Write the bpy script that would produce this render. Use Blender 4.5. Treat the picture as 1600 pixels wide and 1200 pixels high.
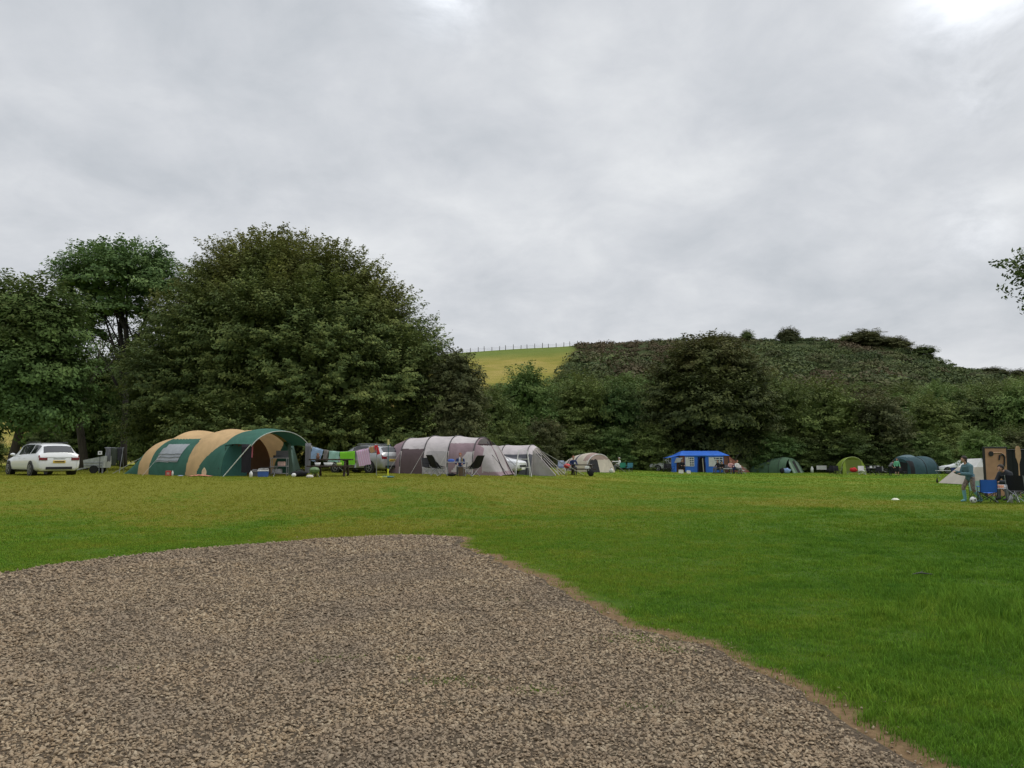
import bpy, math, random
import numpy as np
from mathutils import Vector, Matrix
sc = bpy.context.scene
for o in list(bpy.data.objects): bpy.data.objects.remove(o)
PI = math.pi; R = math.radians
# ---------------------------------------------------------------- camera
F = 1200.0; PITCH = math.atan(112/1200.0); CP, SP = math.cos(PITCH), math.sin(PITCH); EYE = 1.6
cam = bpy.data.cameras.new('camera'); co = bpy.data.objects.new('camera', cam)
sc.collection.objects.link(co); sc.camera = co
cam.sensor_width = 36; cam.lens = 36*F/1600; cam.clip_end = 9000; cam.clip_start = .05
co.location = (0, 0, EYE); co.rotation_euler = (PI/2+PITCH, 0, 0)
sc.render.resolution_x = 1024; sc.render.resolution_y = 768
# ---------------------------------------------------------------- light and exposure
sc.view_settings.view_transform = 'Standard'; sc.view_settings.look = 'None'
sc.view_settings.exposure = 0.0; sc.view_settings.gamma = 1
SUN_EL, SUN_AZ = 52, 75          # azimuth clockwise from +Y (straight ahead)
sun = bpy.data.lights.new('sun', 'SUN'); sun.energy = 1.2; sun.angle = R(25); sun.color = (1, .95, .87)
so = bpy.data.objects.new('sun', sun); sc.collection.objects.link(so)
sd = Vector((math.sin(R(SUN_AZ))*math.cos(R(SUN_EL)), math.cos(R(SUN_AZ))*math.cos(R(SUN_EL)), math.sin(R(SUN_EL))))
so.rotation_euler = sd.to_track_quat('Z', 'Y').to_euler(); so.location = sd*60
def pixdir(u, v):
    a = (u-800)/F; b = (600-v)/F
    return Vector((a, CP-SP*b, SP+CP*b))
w = bpy.data.worlds.new('World'); sc.world = w; w.use_nodes = True
nt = w.node_tree; nt.nodes.clear(); N = nt.nodes.new; LK = nt.links.new
def val(x): n = N('ShaderNodeValue'); n.outputs[0].default_value = x; return n.outputs[0]
def mth(op, a, b=None, c=None, clamp=False):
    n = N('ShaderNodeMath'); n.operation = op; n.use_clamp = clamp
    for i, x in enumerate((a, b, c)):
        if x is None: continue
        if isinstance(x, (int, float)): n.inputs[i].default_value = x
        else: LK(x, n.inputs[i])
    return n.outputs[0]
sky = N('ShaderNodeTexSky'); sky.sky_type = 'NISHITA'; sky.sun_disc = False
sky.sun_elevation = R(SUN_EL); sky.sun_rotation = R(SUN_AZ); sky.air_density = 1.5; sky.dust_density = 4
tc = N('ShaderNodeTexCoord'); sx = N('ShaderNodeSeparateXYZ'); LK(tc.outputs['Generated'], sx.inputs[0])
den = mth('ADD', mth('MAXIMUM', sx.outputs[2], 0.0), 0.34)
cx = N('ShaderNodeCombineXYZ'); LK(mth('DIVIDE', sx.outputs[0], den), cx.inputs[0]); LK(mth('DIVIDE', sx.outputs[1], den), cx.inputs[1])
def wnoise(scale, detail, rough, dist, off=(0, 0, 0)):
    mp = N('ShaderNodeMapping'); mp.inputs['Location'].default_value = off; LK(cx.outputs[0], mp.inputs[0])
    n = N('ShaderNodeTexNoise'); n.inputs['Scale'].default_value = scale; n.inputs['Detail'].default_value = detail
    n.inputs['Roughness'].default_value = rough; n.inputs['Distortion'].default_value = dist
    LK(mp.outputs[0], n.inputs['Vector']); return n.outputs[0]
n1 = wnoise(1.7, 8, .56, .35, (3.1, 1.7, 0)); n2 = wnoise(5.0, 8, .58, .3, (7, 2, 0))
nn = mth('ADD', mth('MULTIPLY', n1, .58), mth('MULTIPLY', n2, .42))
cr = N('ShaderNodeValToRGB'); LK(nn, cr.inputs[0]); e = cr.color_ramp.elements
e[0].position = .34; e[0].color = (.545, .58, .625, 1); e[1].position = .66; e[1].color = (.83, .85, .875, 1)
m_ = e.new(.5); m_.color = (.68, .705, .745, 1)
# brighter breaks in the overcast
glow = None
for (u, v, k, s) in ((690, -40, 900, 1.1), (1500, 10, 900, .6), (1580, -40, 420, .4), (1528, 150, 2600, .25), (1525, 362, 1500, .2)):
    d = pixdir(u, v).normalized(); vm = N('ShaderNodeVectorMath'); vm.operation = 'DOT_PRODUCT'
    nv = N('ShaderNodeVectorMath'); nv.operation = 'NORMALIZE'; LK(tc.outputs['Generated'], nv.inputs[0])
    LK(nv.outputs[0], vm.inputs[0]); vm.inputs[1].default_value = d
    g = mth('MULTIPLY', mth('EXPONENT', mth('MULTIPLY', mth('SUBTRACT', vm.outputs['Value'], 1), k)), s)
    glow = g if glow is None else mth('ADD', glow, g)
gn = mth('MULTIPLY', glow, mth('MULTIPLY', mth('SUBTRACT', n2, .34, clamp=True), 4.0, clamp=True))
zb = N('ShaderNodeMapRange'); zb.interpolation_type = 'SMOOTHSTEP'; LK(sx.outputs[2], zb.inputs[0])
zb.inputs[1].default_value = .58; zb.inputs[2].default_value = .95; zb.inputs[3].default_value = 1.0; zb.inputs[4].default_value = 2.3
tot = mth('MULTIPLY', mth('ADD', gn, 1.0), zb.outputs[0])
ml = N('ShaderNodeVectorMath'); ml.operation = 'SCALE'; LK(cr.outputs[0], ml.inputs[0]); LK(tot, ml.inputs['Scale'])
b1 = N('ShaderNodeBackground'); LK(sky.outputs[0], b1.inputs[0]); b1.inputs[1].default_value = .05
b2 = N('ShaderNodeBackground'); LK(ml.outputs[0], b2.inputs[0]); b2.inputs[1].default_value = 1.0
mx = N('ShaderNodeMixShader'); mx.inputs[0].default_value = .93; LK(b1.outputs[0], mx.inputs[1]); LK(b2.outputs[0], mx.inputs[2])
wo = N('ShaderNodeOutputWorld'); LK(mx.outputs[0], wo.inputs[0])

# ---------------------------------------------------------------- helpers
COL = sc.collection
def tag(o, label=None, cat=None, group=None, kind=None):
    if label: o['label'] = label
    if cat: o['category'] = cat
    if group: o['group'] = group
    if kind: o['kind'] = kind
    return o
def thing(name, label, cat, loc=(0, 0, 0), rz=0, group=None):
    o = bpy.data.objects.new(name, None); COL.objects.link(o); o.empty_display_size = .2
    o.location = loc; o.rotation_euler = (0, 0, rz); return tag(o, label, cat, group)
def copy_tree(o, parent=None):
    c = o.copy(); COL.objects.link(c); c.parent = parent
    for ch in list(o.children): copy_tree(ch, c)
    return c
def V3(x): return Vector(x)
class MB:
    def __init__(s): s.v = []; s.f = []; s.m = []
    def add(s, vs, fs, m=0):
        k = len(s.v); s.v += [tuple(p) for p in vs]; s.f += [tuple(k+i for i in f) for f in fs]; s.m += [m]*len(fs); return s
    def box(s, c, d, rot=(0, 0, 0), m=0, taper=1.0):
        M = Matrix.Translation(c) @ Vector((0, 0, 0)).to_track_quat('Z', 'Y').to_matrix().to_4x4() if False else Matrix.Translation(c) @ (Matrix.Rotation(rot[2], 4, 'Z') @ Matrix.Rotation(rot[1], 4, 'Y') @ Matrix.Rotation(rot[0], 4, 'X'))
        x, y, z = d[0]/2, d[1]/2, d[2]/2; b = min(x, y, z)*.18
        vs = []
        for zz, k in ((-z, 0), (-z+b, 1), (z-b, 1), (z, 0)):
            t = 1 if zz < 0 else taper
            xx, yy = (x*t, y*t) if k else (x*t-b, y*t-b)
            vs += [M @ Vector(p) for p in ((-xx, -yy, zz), (xx, -yy, zz), (xx, yy, zz), (-xx, yy, zz))]
        fs = [(3, 2, 1, 0), (12, 13, 14, 15)]
        for r in range(3):
            for i in range(4):
                j = (i+1) % 4; fs.append((r*4+i, r*4+j, r*4+4+j, r*4+4+i))
        return s.add(vs, fs, m)
    def tube(s, pts, r, n=7, m=0, cap=True):
        pts = [Vector(p) for p in pts]; rs = r if isinstance(r, (list, tuple)) else [r]*len(pts)
        vs = []; fs = []; pu = None
        for i, p in enumerate(pts):
            t = (pts[min(i+1, len(pts)-1)]-pts[max(i-1, 0)]).normalized()
            a = t.orthogonal().normalized() if pu is None else (pu - t*pu.dot(t)).normalized()
            pu = a; b = t.cross(a)
            for k in range(n):
                an = 2*PI*k/n; vs.append(p+(a*math.cos(an)+b*math.sin(an))*rs[i])
        for i in range(len(pts)-1):
            for k in range(n):
                j = (k+1) % n; fs.append((i*n+k, i*n+j, i*n+n+j, i*n+n+k))
        if cap: fs.append(tuple(range(n-1, -1, -1))); fs.append(tuple((len(pts)-1)*n+k for k in range(n)))
        return s.add(vs, fs, m)
    def bar(s, a, b, wd, th=None, m=0):     # rectangular bar from a to b
        a, b = Vector(a), Vector(b); t = (b-a); L = t.length; t.normalize(); th = th or wd
        up = Vector((0, 0, 1)) if abs(t.z) < .95 else Vector((1, 0, 0))
        sd_ = t.cross(up).normalized()*wd/2; u2 = sd_.cross(t).normalized()*th/2
        vs = [p+q for p in (a, b) for q in (sd_+u2, sd_-u2, -sd_-u2, -sd_+u2)]
        return s.add(vs, [(0, 1, 2, 3), (7, 6, 5, 4), (0, 4, 5, 1), (1, 5, 6, 2), (2, 6, 7, 3), (3, 7, 4, 0)], m)
    def ell(s, c, r, nu=14, nv=9, m=0, z0=-1, z1=1, rot=None):
        vs = []; fs = []; c = Vector(c)
        a0, a1 = math.asin(z0), math.asin(z1)
        for j in range(nv+1):
            el = a0+(a1-a0)*j/nv
            for i in range(nu):
                an = 2*PI*i/nu; p = Vector((r[0]*math.cos(el)*math.cos(an), r[1]*math.cos(el)*math.sin(an), r[2]*math.sin(el)))
                if rot is not None: p = rot @ p
                vs.append(c+p)
        for j in range(nv):
            for i in range(nu):
                k = (i+1) % nu; fs.append((j*nu+i, j*nu+k, j*nu+nu+k, j*nu+nu+i))
        return s.add(vs, fs, m)
    def grid(s, rows, m=0, closed=False, sel=None):
        n = len(rows[0]); vs = [p for r in rows for p in r]; fs = []; ms = []
        for i in range(len(rows)-1):
            for j in range(n if closed else n-1):
                k = (j+1) % n
                if sel and not sel(i, j): continue
                fs.append((i*n+j, i*n+k, i*n+n+k, i*n+n+j))
        return s.add(vs, fs, m)
    def build(s, name, mats, parent=None, smooth=False, loc=None):
        if not isinstance(mats, (list, tuple)): mats = [mats]
        me = bpy.data.meshes.new(name); me.from_pydata(s.v, [], s.f)
        for m in mats: me.materials.append(m)
        if len(mats) > 1: me.polygons.foreach_set('material_index', s.m)
        if smooth: me.polygons.foreach_set('use_smooth', [True]*len(me.polygons))
        me.validate(); me.update()
        o = bpy.data.objects.new(name, me); COL.objects.link(o)
        if parent: o.parent = parent
        if loc is not None: o.location = loc
        return o
def npmesh(name, v, f, mats, attrs=None, parent=None, smooth=False):
    """v (n,3) float, f (m,k) int - one face size"""
    me = bpy.data.meshes.new(name); v = np.asarray(v, np.float32); f = np.asarray(f, np.int32); m, k = f.shape
    me.vertices.add(len(v)); me.vertices.foreach_set('co', v.ravel())
    me.loops.add(m*k); me.loops.foreach_set('vertex_index', f.ravel())
    me.polygons.add(m); me.polygons.foreach_set('loop_start', np.arange(0, m*k, k, dtype=np.int32))
    me.polygons.foreach_set('loop_total', np.full(m, k, np.int32))
    me.polygons.foreach_set('use_smooth', np.full(m, smooth))
    for a, d in (attrs or {}).items():
        at_ = me.attributes.new(a, 'FLOAT', 'POINT'); at_.data.foreach_set('value', np.asarray(d, np.float32))
    for x in (mats if isinstance(mats, (list, tuple)) else [mats]): me.materials.append(x)
    me.update(calc_edges=True)
    o = bpy.data.objects.new(name, me); COL.objects.link(o)
    if parent: o.parent = parent
    return o
# ---------------------------------------------------------------- materials
class NT:
    def __init__(s, name):
        s.mat = bpy.data.materials.new(name); s.mat.use_nodes = True; s.t = s.mat.node_tree
        s.t.nodes.clear(); s.out = s.n('ShaderNodeOutputMaterial'); s.p = s.n('ShaderNodeBsdfPrincipled'); s.l(s.p.outputs[0], s.out.inputs[0])
    def n(s, k, **kw):
        x = s.t.nodes.new(k)
        for a, b in kw.items(): setattr(x, a, b)
        return x
    def l(s, a, b): s.t.links.new(a, b)
    def set(s, node, **kw):
        for a, b in kw.items():
            i = node.inputs[a.replace('_', ' ')]
            if isinstance(b, bpy.types.NodeSocket): s.l(b, i)
            else: i.default_value = b
    def math(s, op, a, b=None, c=None, clamp=False):
        n = s.n('ShaderNodeMath', operation=op, use_clamp=clamp)
        for i, x in enumerate((a, b, c)):
            if x is None: continue
            if isinstance(x, (int, float)): n.inputs[i].default_value = x
            else: s.l(x, n.inputs[i])
        return n.outputs[0]
    def pos(s, local=False): return s.n('ShaderNodeTexCoord').outputs['Object'] if local else s.n('ShaderNodeNewGeometry').outputs['Position']
    def noise(s, vec, scale, detail=4, rough=.5, dist=0, stretch=None):
        if stretch:
            mp = s.n('ShaderNodeMapping'); mp.inputs['Scale'].default_value = stretch; s.l(vec, mp.inputs[0]); vec = mp.outputs[0]
        n = s.n('ShaderNodeTexNoise'); s.set(n, Vector=vec, Scale=scale, Detail=detail, Roughness=rough, Distortion=dist); return n.outputs[0]
    def ramp(s, x, stops):
        n = s.n('ShaderNodeValToRGB'); s.l(x, n.inputs[0]); e = n.color_ramp.elements
        while len(e) < len(stops): e.new(.5)
        for i, (p, c) in enumerate(stops): e[i].position = p; e[i].color = (*c, 1) if len(c) == 3 else c
        return n.outputs[0]
    def rng(s, x, a, b, c=0, d=1):
        n = s.n('ShaderNodeMapRange'); s.l(x, n.inputs[0])
        for i, q in enumerate((a, b, c, d)): n.inputs[i+1].default_value = q
        return n.outputs[0]
    def mix(s, f, a, b, mode='MIX'):
        n = s.n('ShaderNodeMix', data_type='RGBA', blend_type=mode)
        for i, x in ((0, f), (6, a), (7, b)):
            if isinstance(x, bpy.types.NodeSocket): s.l(x, n.inputs[i])
            elif i == 0: n.inputs[0].default_value = x
            else: n.inputs[i].default_value = (*x, 1)
        return n.outputs[2]
    def bump(s, h, strength=.4, dist=.02):
        b = s.n('ShaderNodeBump'); s.set(b, Height=h, Strength=strength, Distance=dist); s.l(b.outputs[0], s.p.inputs['Normal']); return b
    def attr(s, name): return s.n('ShaderNodeAttribute', attribute_name=name).outputs['Fac']
def simple(name, col, rough=.7, metal=0, var=.18, scale=6, bump=0, spec=.4, coat=0):
    s = NT(name); n = s.noise(s.pos(True), scale, 4)
    lo = tuple(c*(1-var) for c in col); hi = tuple(min(1, c*(1+var)) for c in col)
    s.set(s.p, Base_Color=s.ramp(n, [(.3, lo), (.7, hi)]), Roughness=rough, Metallic=metal)
    s.p.inputs['Specular IOR Level'].default_value = spec; s.p.inputs['Coat Weight'].default_value = coat
    if bump: s.bump(n, bump, .02)
    return s.mat
_m = {}
def mc(name, *a, **k):
    if name not in _m: _m[name] = simple(name, *a, **k)
    return _m[name]
def cloth(name, col, transl=.0, fold=.35, rough=.8, var=.12):
    """tent or towel fabric: soft folds and faint weathering"""
    if name in _m: return _m[name]
    s = NT(name); p = s.pos(True); n = s.noise(p, 1.6, 4, .55, .6); n2 = s.noise(p, 26, 3)
    lo = tuple(c*(1-var) for c in col); hi = tuple(min(1, c*(1+var)) for c in col)
    c = s.ramp(n, [(.3, lo), (.7, hi)])
    s.set(s.p, Base_Color=c, Roughness=rough); s.p.inputs['Specular IOR Level'].default_value = .25
    fn = s.noise(p, 1.1, 3, .5, 1.5, stretch=(1, 1, .35))
    s.bump(s.math('ADD', fn, s.math('MULTIPLY', n2, .05)), fold, .12)
    if transl:
        t = s.n('ShaderNodeBsdfTranslucent'); s.l(c, t.inputs[0]); mx = s.n('ShaderNodeMixShader'); mx.inputs[0].default_value = transl
        s.l(s.p.outputs[0], mx.inputs[1]); s.l(t.outputs[0], mx.inputs[2]); s.l(mx.outputs[0], s.out.inputs[0])
    _m[name] = s.mat; return s.mat
def leafmat(name, dark, mid, light, extra=None, transl=.22):
    dark, mid, light, extra = [q and (q[0]*1.15, q[1]*1.15, q[2]*1.35) for q in (dark, mid, light, extra)]
    s = NT(name); r = s.attr('rnd'); c = s.attr('clr'); oi = s.n('ShaderNodeObjectInfo').outputs['Random']
    x = s.math('ADD', s.math('MULTIPLY', r, .45), s.math('MULTIPLY', c, .55))
    x = s.math('ADD', x, s.math('MULTIPLY', s.math('SUBTRACT', oi, .5), .42), clamp=True)
    col = s.ramp(x, [(.1, dark), (.5, mid), (.92, light)])
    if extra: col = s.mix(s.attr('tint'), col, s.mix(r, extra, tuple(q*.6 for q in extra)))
    s.set(s.p, Base_Color=col, Roughness=.75); s.p.inputs['Specular IOR Level'].default_value = .12
    if transl:
        t = s.n('ShaderNodeBsdfTranslucent'); s.l(col, t.inputs[0]); mx = s.n('ShaderNodeMixShader'); mx.inputs[0].default_value = transl
        s.l(s.p.outputs[0], mx.inputs[1]); s.l(t.outputs[0], mx.inputs[2]); s.l(mx.outputs[0], s.out.inputs[0])
    return s.mat
def barkmat(name, a, b):
    s = NT(name); n = s.noise(s.pos(True), 5, 6, .6, 1, stretch=(1, 1, .25))
    s.set(s.p, Base_Color=s.ramp(n, [(.3, a), (.7, b)]), Roughness=.9); s.bump(n, .7, .04); return s.mat

# ---------------------------------------------------------------- terrain
def sstep(a, b, x):
    t = np.clip((np.asarray(x, float)-a)/(b-a), 0, 1); return t*t*(3-2*t)
_Hu = [0, 560, 720, 800, 920, 1050, 1200, 1450, 1600]; _Hz = [.68, .66, .62, .5, .2, -.08, -.25, -.30, -.2]
_ru = [0, 60, 200, 400, 560, 700, 735, 800, 895, 905, 1000, 1060, 1170, 1230, 1300, 1350, 1400, 1440, 1480, 1510, 1560, 1600, 1700, 1900]
_rv = [650, 648, 640, 610, 580, 552, 549, 545, 540, 537, 538, 535, 531, 531, 532, 530, 536, 550, 564, 577, 580, 585, 600, 640]
def vnoise(x, y, s, seed=0):
    """cheap smooth value noise on arrays"""
    x = np.asarray(x, float)/s+seed*17.3; y = np.asarray(y, float)/s-seed*9.1
    xi = np.floor(x); yi = np.floor(y); fx = x-xi; fy = y-yi; fx = fx*fx*(3-2*fx); fy = fy*fy*(3-2*fy)
    def h(a, b):
        t = np.sin(a*127.1+b*311.7+seed*74.7)*43758.5453; return t-np.floor(t)
    return (h(xi, yi)*(1-fx)+h(xi+1, yi)*fx)*(1-fy)+(h(xi, yi+1)*(1-fx)+h(xi+1, yi+1)*fx)*fy
RIDGE = 235.0
def terrain(x, y):
    x = np.asarray(x, float); y = np.asarray(y, float)
    d = np.maximum(y, .01); front = y > 0; r = np.hypot(x, y)
    az = np.arctan2(x, np.maximum(y, 1e-6)); az = np.where(front, az, np.sign(x)*PI/2)
    u = 800+F*np.tan(np.clip(az, -1.2, 1.2))/CP
    H = np.interp(u, _Hu, _Hz); dn = np.interp(u, [700, 1000, 1200], [17.5, 20, 26]); df = np.interp(u, [700, 1000, 1200], [32, 55, 75])
    dd = r*np.cos(np.clip(az, -.75, .75)); t = np.clip((dd-dn)/(df-dn), 0, 1)
    z = H*t*t*(3-2*t)
    z = z+((vnoise(x, y, 3.1, 1)-.5)*.05+(vnoise(x, y, 9, 2)-.5)*.06)*sstep(17.5, 26, r)
    # the hill
    v = np.interp(u, _ru, _rv); b = (600-v)/F; ze = EYE+RIDGE*(SP+CP*b)/(CP-SP*b)
    q = np.clip((dd-98)/(RIDGE-98), 0, 1); hill = (q**1.15)*(ze-z)
    beyond = np.clip((dd-RIDGE)/350, 0, 1)
    hill = hill-beyond*ze*.9
    fade = np.where(front, 1-sstep(1.0, 1.5, np.abs(az)), 0)
    hill = hill*fade
    rough = ((vnoise(x, y, 22, 3)-.5)*3.0+(vnoise(x, y, 9, 4)-.5)*1.2)*sstep(0.05, .3, q)*np.where(u > 900, 1, .15)*fade*(1-sstep(.8, 1, q)*.45)
    return z+hill+rough
def tz(x, y): return float(terrain(x, y))
def gp(u, d, dz=0):
    """ground point under pixel column u at depth d"""
    z = 0.; a = (u-800)/F
    for _ in range(3):
        k = (z-EYE)/d; b = (CP*k-SP)/(CP+SP*k); x = d*a/(CP-SP*b); z = tz(x, d)
    return Vector((x, d, z+dz))
def at(u, v, d):
    p = pixdir(u, v); return Vector((0, 0, EYE))+p*(d/p.y)
def proj(p):
    x, y, z = p[0], p[1], p[2]-EYE; zc = CP*y+SP*z; yc = -SP*y+CP*z
    return (800+F*x/zc, 600-F*yc/zc)
# gravel outline, from pixels on the flat near ground
_gl = [(0, 897), (60, 886), (130, 876), (220, 866), (300, 857), (400, 849), (500, 842), (560, 838), (620, 836), (680, 837), (722, 839), (716, 850), (733, 860), (765, 870), (790, 886), (830, 900), (870, 922), (910, 940), (955, 966), (1010, 985), (1045, 1002), (1100, 1014), (1140, 1026), (1190, 1058), (1240, 1080), (1275, 1106), (1330, 1136), (1385, 1170), (1440, 1200)]
def flat(u, v):
    p = pixdir(u, v); t = -EYE/p.z; return (p.x*t, p.y*t)
GP = [flat(u, v) for u, v in _gl]
GP = [(-16, GP[0][1]-3.2), (-11, GP[0][1]-1.0)] + GP + [(2.6, 2.6), (3.6, .5), (4.5, -6), (-16, -6)]
def resample(P, step):
    out = []
    for i in range(len(P)):
        a = np.array(P[i]); b = np.array(P[(i+1) % len(P)]); n = max(1, int(np.hypot(*(b-a))/step))
        for k in range(n): out.append(a+(b-a)*k/n)
    return np.array(out)
GPR = resample(GP, .12)
_nx = vnoise(GPR[:, 0], GPR[:, 1], .45, 5)-.5; _ny = vnoise(GPR[:, 0], GPR[:, 1], .45, 6)-.5
_n3 = vnoise(GPR[:, 0], GPR[:, 1], .15, 7)-.5
GPR = GPR+np.stack([_nx*.22+_n3*.08, _ny*.22+_n3*.08], 1)
def sdf(px, py, P=None):
    """signed distance to the gravel outline, negative inside"""
    P = GPR if P is None else P
    px = np.asarray(px, float).ravel(); py = np.asarray(py, float).ravel(); best = np.full(px.shape, 1e9); ins = np.zeros(px.shape, bool)
    for i in range(len(P)):
        ax, ay = P[i]; bx, by = P[(i+1) % len(P)]; dx, dy = bx-ax, by-ay
        t = np.clip(((px-ax)*dx+(py-ay)*dy)/(dx*dx+dy*dy+1e-12), 0, 1)
        best = np.minimum(best, (px-ax-t*dx)**2+(py-ay-t*dy)**2)
        c = (ay > py) != (by > py)
        if ay != by: ins ^= c & (px < (bx-ax)*(py-ay)/(by-ay)+ax)
    return np.where(ins, -1, 1)*np.sqrt(best)

# ---- lawn colours shared by ground and blades
def lawn_color(s):
    p = s.pos(); a = s.noise(p, .12, 4, .55, .8); b = s.noise(p, .9, 6, .65, .6); c = s.noise(p, 5, 5, .65)
    sep = s.n('ShaderNodeSeparateXYZ'); s.l(p, sep.inputs[0])
    yel = s.rng(s.math('ADD', sep.outputs[1], s.math('MULTIPLY', s.math('SUBTRACT', a, .5), 22)), 8, 30, -.03, .20)
    side = s.rng(sep.outputs[0], -3, 11, .10, -.10)
    x = s.math('ADD', s.math('MULTIPLY', a, .75), s.math('MULTIPLY', b, .45))
    x = s.math('ADD', x, s.math('MULTIPLY', s.math('SUBTRACT', c, .22), .55)); x = s.math('ADD', x, yel); x = s.math('ADD', x, side)
    return s.ramp(x, [(.40, (.026, .080, .012)), (.54, (.062, .150, .016)), (.74, (.108, .202, .019)), (.92, (.160, .215, .022)), (1.0, (.215, .222, .030))]), b
def make_terrain():
    rs = np.concatenate([np.linspace(.6, 16, 70), np.linspace(16.5, 40, 60), np.linspace(41, 100, 60), np.linspace(102, 260, 80), np.geomspace(266, 3500, 26)])
    fr = np.linspace(-R(56), R(56), 280); bk = np.linspace(R(56), 2*PI-R(56), 60)[1:-1]
    th = np.concatenate([fr, bk]); n = len(th)
    Rr, T = np.meshgrid(rs, th, indexing='ij'); X = Rr*np.sin(T); Y = Rr*np.cos(T); Z = terrain(X, Y)
    sd_ = np.full(X.shape, 50.); near = Rr < 18; sd_[near] = sdf(X[near], Y[near])
    Vv = np.stack([X, Y, Z], -1)
    def sheet(name, i0, i1, mat, attrs, kind='structure', centre=False):
        vv = Vv[i0:i1].reshape(-1, 3); m = i1-i0
        I, J = np.meshgrid(np.arange(m-1), np.arange(n), indexing='ij'); K = (J+1) % n
        f = np.stack([I*n+J, I*n+K, (I+1)*n+K, (I+1)*n+J], -1).reshape(-1, 4)[:, ::-1]
        o = npmesh(name, vv, f, mat, {k: a[i0:i1].ravel() for k, a in attrs.items()}, smooth=True)
        return tag(o, kind=kind)
    # lawn
    s = NT('lawn'); col, nb = lawn_color(s); e = s.attr('edge'); p = s.pos()
    en = s.math('ADD', e, s.math('MULTIPLY', s.math('SUBTRACT', s.noise(p, 3.5, 5, .6), .5), .5))
    dirt = s.ramp(s.noise(p, 14, 5, .65), [(.3, (.12, .075, .038)), (.7, (.26, .175, .095))])
    sep = s.n('ShaderNodeSeparateXYZ'); s.l(p, sep.inputs[0])
    wd = s.rng(sep.outputs[0], -2.2, -.4, .04, .27)
    wd = s.math('ADD', wd, s.math('MULTIPLY', s.math('SUBTRACT', s.noise(p, .8, 5, .65), .5), .45)); mk = s.math('MULTIPLY', s.math('SUBTRACT', wd, en), 7, clamp=True)
    gcol = col
    # worn earthy scuffs in front of the pitches
    wr = s.math('MULTIPLY', s.math('SUBTRACT', s.noise(p, .35, 5, .6, 1), .60), 6, clamp=True)
    wy = s.math('MULTIPLY', wr, s.rng(sep.outputs[1], 22, 34, 0, .5))
    ln = s.n('ShaderNodeVectorMath', operation='LENGTH'); s.l(p, ln.inputs[0]); thatch_shade = s.rng(ln.outputs['Value'], 9, 62, .58, 1.0)  # near ground colour darkened: thatch tone plus painted-in shade among the blades
    sc_ = s.n('ShaderNodeVectorMath', operation='SCALE'); s.l(gcol, sc_.inputs[0]); s.l(thatch_shade, sc_.inputs['Scale']); col = s.mix(mk, sc_.outputs[0], dirt); col = s.mix(wy, col, (.20, .15, .055))
    s.set(s.p, Base_Color=col, Roughness=.95); s.p.inputs['Specular IOR Level'].default_value = .1
    s.bump(s.math('ADD', s.noise(p, 30, 5, .7), s.noise(p, 4, 4, .6)), .8, .03)
    i1 = int(np.searchsorted(rs, 100))+1
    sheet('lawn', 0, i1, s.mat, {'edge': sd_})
    # hill: pasture and scrub floor
    U = 800+F*np.tan(np.clip(T if True else T, -1.2, 1.2))/CP
    T2 = np.where(T > PI, T-2*PI, T); U = 800+F*np.tan(np.clip(T2, -1.2, 1.2))/CP
    D = Rr*np.cos(np.clip(T2, -1.2, 1.2)); bound = 848+(D-150)/(RIDGE-150)*52
    scrub = sstep(-6, 10, U-bound+(vnoise(X, Y, 6, 8)-.5)*16)
    s = NT('hillside'); p = s.pos(); g = s.noise(p, .045, 5, .6, .5); g2 = s.noise(p, .5, 4, .6, stretch=(.35, 1, 1))
    gx = s.math('ADD', s.math('MULTIPLY', g, .7), s.math('MULTIPLY', g2, .3))
    pas = s.ramp(gx, [(.38, (.17, .18, .03)), (.48, (.25, .22, .045)), (.6, (.34, .27, .08))])
    sep = s.n('ShaderNodeSeparateXYZ'); s.l(p, sep.inputs[0])
    pas = s.mix(s.math('MULTIPLY', s.rng(sep.outputs[1], 212, 226, 0, 1), .8), pas, (.11, .17, .035))
    scr = s.ramp(s.noise(p, .4, 6, .7), [(.35, (.03, .045, .014)), (.55, (.05, .065, .022)), (.7, (.07, .06, .03))])
    s.set(s.p, Base_Color=s.mix(s.attr('scrub'), pas, scr), Roughness=.95); s.p.inputs['Specular IOR Level'].default_value = .1
    s.bump(s.noise(p, 1.2, 6, .7), .8, .5)
    sheet('hillside', i1-1, len(rs), s.mat, {'scrub': scrub})
make_terrain()
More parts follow.
